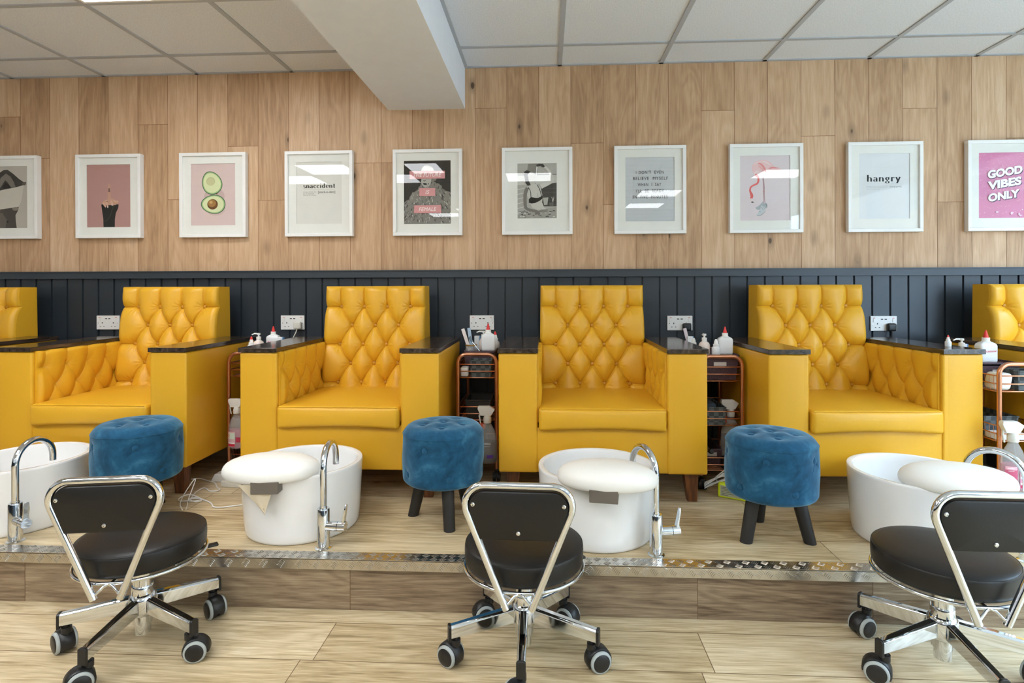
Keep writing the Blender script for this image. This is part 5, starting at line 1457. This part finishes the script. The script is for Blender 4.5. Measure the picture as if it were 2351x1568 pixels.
t = thing('nail_drill', 'black round handpiece hanging by its lead low in the trolley', 'nail drill', (x - 0.045, y - 0.150, PZ + 0.17)); mb = MB(); mb.lathe([(0, 0), (0.010, 0), (0.0125, 0.004), (0.0125, 0.022), (0.009, 0.027), (0, 0.027)], 22, rot=Matrix.Rotation(R(75), 3, 'X')); link_mesh('handpiece', mb, M['black_pl'], t, angle=40)
mb = MB(); mb.tube([(0, 0, 0.005), (-0.020, 0.01, 0.03), (-0.045, 0.02, 0.05)], 0.002, 6); link_mesh('cord', mb, flat('#77706A', 0.5), t)
# trolley 4 ---------------------------------------------------------
x, y, z = trol[3][0], trol[3][1], TB
woven_box('storage_basket', (x - 0.005, y + 0.055, z), (0.170, 0.240, 0.095), 'plum lace basket in the trolley at the right edge', M['lace'], handle=True, group='plum baskets')
woven_box('storage_basket', (x + 0.048, y - 0.118, z), (0.105, 0.095, 0.085), 'grey woven basket at the top of the right edge trolley', M['weave'], group='grey woven baskets')
mb = MB(); mb.softbox((0.070, 0.08, 0.075), 0.018, (0, 0, 0.0375), (3, 3, 3), lambda p: (p[0] + 0.004 * math.sin(60 * p[2]), p[1], p[2])); tag(link_mesh('tissue_pack', mb, M['white_pl'], None, (x - 0.052, y - 0.118, z)), 'crumpled white tissue pack in the right edge trolley', 'tissue pack')
shelf_stand(x, y + 0.055, z + 0.097, 0.178, 0.248, 'plum tray under the bottles, right edge trolley')
zz = z + 0.103
bottle_square((x - 0.018, y + 0.0, zz), 'acetone bottle with a red nozzle at the right edge of the photo', True, 0, 1.1)
bottle_pump((x - 0.085 + 0.018, y + 0.085, zz), 'white pump bottle left of the rightmost acetone bottle', 0, 1.02)
slab_pair((x - 0.038, y + 0.120, zz), 'blue and white nail buffer left of the rightmost acetone bottle')
woven_box('storage_basket', (x - 0.01, y + 0.04, TB2), (0.150, 0.24, 0.085), 'grey woven basket on the middle shelf of the right edge trolley', M['weave'], group='grey woven baskets')
mb = MB(); mb.softbox((0.13, 0.075, 0.028), 0.006, (0, 0, 0.014), (4, 3, 2)); tag(link_mesh('towel', mb, flat('#E6E8EA', 0.9), None, (x - 0.025, y - 0.125, TB2)), 'folded white towel on the middle shelf of the right edge trolley', 'towel')
woven_box('storage_basket', (x, y, TB3), (0.170, 0.28, 0.09), 'dark basket on the bottom shelf of the right edge trolley', flat('#2B2A2C', 0.75), group='dark baskets low on the trolleys')
spray_bottle((1.965, -0.935, PZ + 0.115), 'large pink spray bottle at the right edge of the photo', M['pink_liquid'],
             [('picture_label', (-0.045, -0.006, 0.018, 0.105, '#CB5C7C')), ('top_label', (-0.044, -0.008, 0.094, 0.108, '#E7B3BF')), ('side_label', (0.004, 0.044, 0.018, 0.088, '#C98CA0')), ('warning_label', (0.006, 0.043, 0.058, 0.086, '#D3E3D6')), ('red_band', (0.006, 0.043, 0.020, 0.032, '#C21E52')), ('white_band', (0.006, 0.043, 0.035, 0.041, '#F2F2F2'))], 0, 1.16)
for nm in ('spray_bottle', 'spray_bottle.003'):
    b_ = bpy.data.objects.get(nm)
    if b_ is None: continue
    s_ = 1.0 if nm == 'spray_bottle' else 1.16; cx = -0.029 if nm == 'spray_bottle' else 0.016; cz = 0.069 if nm == 'spray_bottle' else 0.072
    yy = -0.0272 * s_ * math.cos(math.asin(abs(cx) / (0.0445 * s_))) - 0.0015
    mb = MB(); q = 0.009
    for (a0, b0), (a1, b1) in zip([(0, q), (q, 0), (0, -q), (-q, 0)], [(q, 0), (0, -q), (-q, 0), (0, q)]):
        mb.tube([(cx + a0, yy, cz + b0), (cx + a1, yy, cz + b1)], 0.0008, 5)
    mb.tube([(cx, yy, cz + 0.004), (cx, yy, cz - 0.004)], 0.0009, 5)
    link_mesh('hazard_mark', mb, M['red'], b_)
b_ = bpy.data.objects.get('spray_bottle.003')
if b_:
    for tx, z_, w_ in (('method', 0.098, 0.034), ('CLEANER', 0.088, 0.028)):
        v, f = text2d(tx, 0.0); ax = min(p[0] for p in v); bx = max(p[0] for p in v); k = w_ / (bx - ax)
        mb = MB(); mb.add([(-0.027 + (p[0] - (ax + bx) / 2) * k, -0.0302 + 0.0002 * 0, z_ + p[1] * k) for p in v], f); link_mesh('lettering', mb, flat('#FBEFF3', 0.5), b_, smooth=False)
# loose tools on the right armrest of the rightmost full armchair
bottle_dropper((1.860, -0.700, PZ + 0.700), 'small red tipped bottle standing on the armrest behind the right trolley', True, 0.62)

# ------------------------------------------------------------------ things on the platform floor
t = thing('power_adapter', 'yellow green battery box lying beside the rightmost pouf', 'adapter', (0.862, -0.762, PZ), R(-28)); mb = MB()
mb.softbox((0.135, 0.034, 0.068), 0.009, (0, 0, 0.034), (4, 2, 3)); link_mesh('case', mb, flat('#D2E01E', 0.4), t, angle=50)
mb = MB(); mb.box(-0.055, 0.036, -0.0185, -0.0165, 0.010, 0.058); link_mesh('rating_label', mb, flat('#A9A98C', 0.6), t, smooth=False)
for k in range(6):
    mb = MB(); mb.box(-0.050, -0.050 + (0.05, 0.07, 0.04, 0.065, 0.055, 0.03)[k], -0.0190, -0.0184, 0.050 - 0.007 * k, 0.052 - 0.007 * k); link_mesh('print_line', mb, flat('#4B4B40', 0.6), t, smooth=False)
t = thing('cable_coil', 'bundled white cable behind the yellow green box', 'cable', (0.802, -0.715, PZ + 0.078), R(-20)); mb = MB()
for k in range(6):
    o2 = 0.0042 * (k - 2.5); zz2 = 0.004 * (k % 3)
    mb.tube([(-0.058, o2 * 1.6, -0.040 + zz2), (-0.02, o2 * 0.6, -0.012 + zz2 * 0.5), (0.0, o2 * 0.4, 0.002), (0.026, o2, 0.016 + zz2), (0.040, o2 * 1.6, 0.012 + zz2 * 1.5), (0.036, o2 * 1.8, 0.0), (0.016, o2, -0.010), (-0.03, o2, -0.03 - zz2), (-0.056, o2 * 1.7, -0.050)], 0.0022, 6)
link_mesh('cable_loops', mb, M['white_pl'], t)
mb = MB(); mb.tube([(-0.004, -0.013, -0.006), (-0.006, 0.0, 0.008), (-0.004, 0.013, -0.004), (0, 0, -0.012)], 0.0016, 6, closed=True); link_mesh('cable_tie', mb, M['grey_pl'], t)
t = thing('usb_charger', 'white charger block behind the yellow green box', 'charger', (0.918, -0.700, PZ), R(-15)); mb = MB()
mb.softbox((0.055, 0.05, 0.085), 0.006, (0, 0, 0.0425), (3, 3, 3)); link_mesh('charger_body', mb, M['white_pl'], t, angle=50)
mb = MB(); mb.cyl((0, 0, 0.084), (0, 0, 0.104), 0.005, 10); mb.tube([(0, 0, 0.10), (-0.008, -0.005, 0.118), (-0.040, -0.012, 0.130), (-0.075, -0.02, 0.112), (-0.110, -0.018, 0.078), (-0.130, -0.012, 0.052)], 0.0026, 8); link_mesh('cable', mb, M['white_pl'], t)

t = thing('extension_block', 'white extension socket lying under the trolley behind the white cable', 'extension socket', (-1.612, -0.618, PZ + 0.0)); mb = MB()
def wedge(p): return (p[0] + (0.02 if p[2] > 0.02 and p[0] < -0.03 else 0), p[1], p[2])
mb.box(-0.085, 0.075, -0.028, 0.028, 0.0, 0.040, fn=wedge); link_mesh('block_body', mb, M['white_pl'], t, smooth=False, bevel=0.004)
mb = MB(); mb.softbox((0.115, 0.035, 0.030), 0.005, (0, 0, 0.015), (3, 2, 2)); tag(link_mesh('plug_adapter', mb, flat('#E6E2D8', 0.4), None, (-1.545, -0.705, PZ), (0, 0, R(-5))), 'white adapter bar on the floor left of the basin with the cloth', 'adapter')
cab = [(-1.80, -0.64, 0.012), (-1.76, -0.625, 0.012), (-1.71, -0.655, 0.010), (-1.66, -0.675, 0.010), (-1.635, -0.70, 0.006), (-1.615, -0.730, 0.004), (-1.575, -0.760, 0.004), (-1.585, -0.785, 0.004),
       (-1.62, -0.785, 0.004), (-1.65, -0.755, 0.004), (-1.675, -0.735, 0.004), (-1.68, -0.79, 0.004), (-1.655, -0.86, 0.004), (-1.64, -0.915, 0.004), (-1.66, -0.925, 0.006), (-1.69, -0.915, 0.004), (-1.705, -0.88, 0.004), (-1.695, -0.835, 0.006), (-1.65, -0.855, 0.009), (-1.60, -0.885, 0.004),
       (-1.515, -0.936, 0.004), (-1.485, -0.985, 0.004), (-1.44, -0.985, 0.004), (-1.38, -0.955, 0.004), (-1.33, -0.94, 0.004), (-1.25, -0.93, 0.004)]
P_ = [Vector(p) for p in cab]
def chaikin(P, n=2):
    for _ in range(n):
        Q = [P[0]]
        for a_, b_ in zip(P[:-1], P[1:]): Q += [a_ * 0.75 + b_ * 0.25, a_ * 0.25 + b_ * 0.75]
        P = Q + [P[-1]]
    return P
mb = MB(); mb.tube([(p.x, p.y, p.z + PZ) for p in chaikin(P_)], 0.0028, 8)
o_ = link_mesh('charging_cable', mb, M['white_pl']); tag(o_, 'loose white cable trailing over the platform to the basin', 'cable')
mb = MB(); lp = [(-1.60, -1.02, 0.004), (-1.655, -0.96, 0.010), (-1.665, -0.88, 0.05), (-1.655, -0.84, 0.085), (-1.645, -0.85, 0.080), (-1.640, -0.90, 0.03), (-1.635, -0.93, 0.006), (-1.60, -0.91, 0.004), (-1.585, -0.895, 0.005), (-1.61, -0.885, 0.006), (-1.65, -0.90, 0.008), (-1.60, -0.93, 0.004), (-1.57, -0.915, 0.006), (-1.62, -0.875, 0.010), (-1.66, -0.89, 0.004), (-1.62, -0.95, 0.003), (-1.59, -1.01, 0.003)]
mb.tube([(p.x, p.y, p.z + PZ) for p in chaikin([Vector(q) for q in lp])], 0.0022, 8)
tag(link_mesh('charging_cable', mb, M['white_pl']), 'tangled end of white cable with one loop standing up', 'cable')
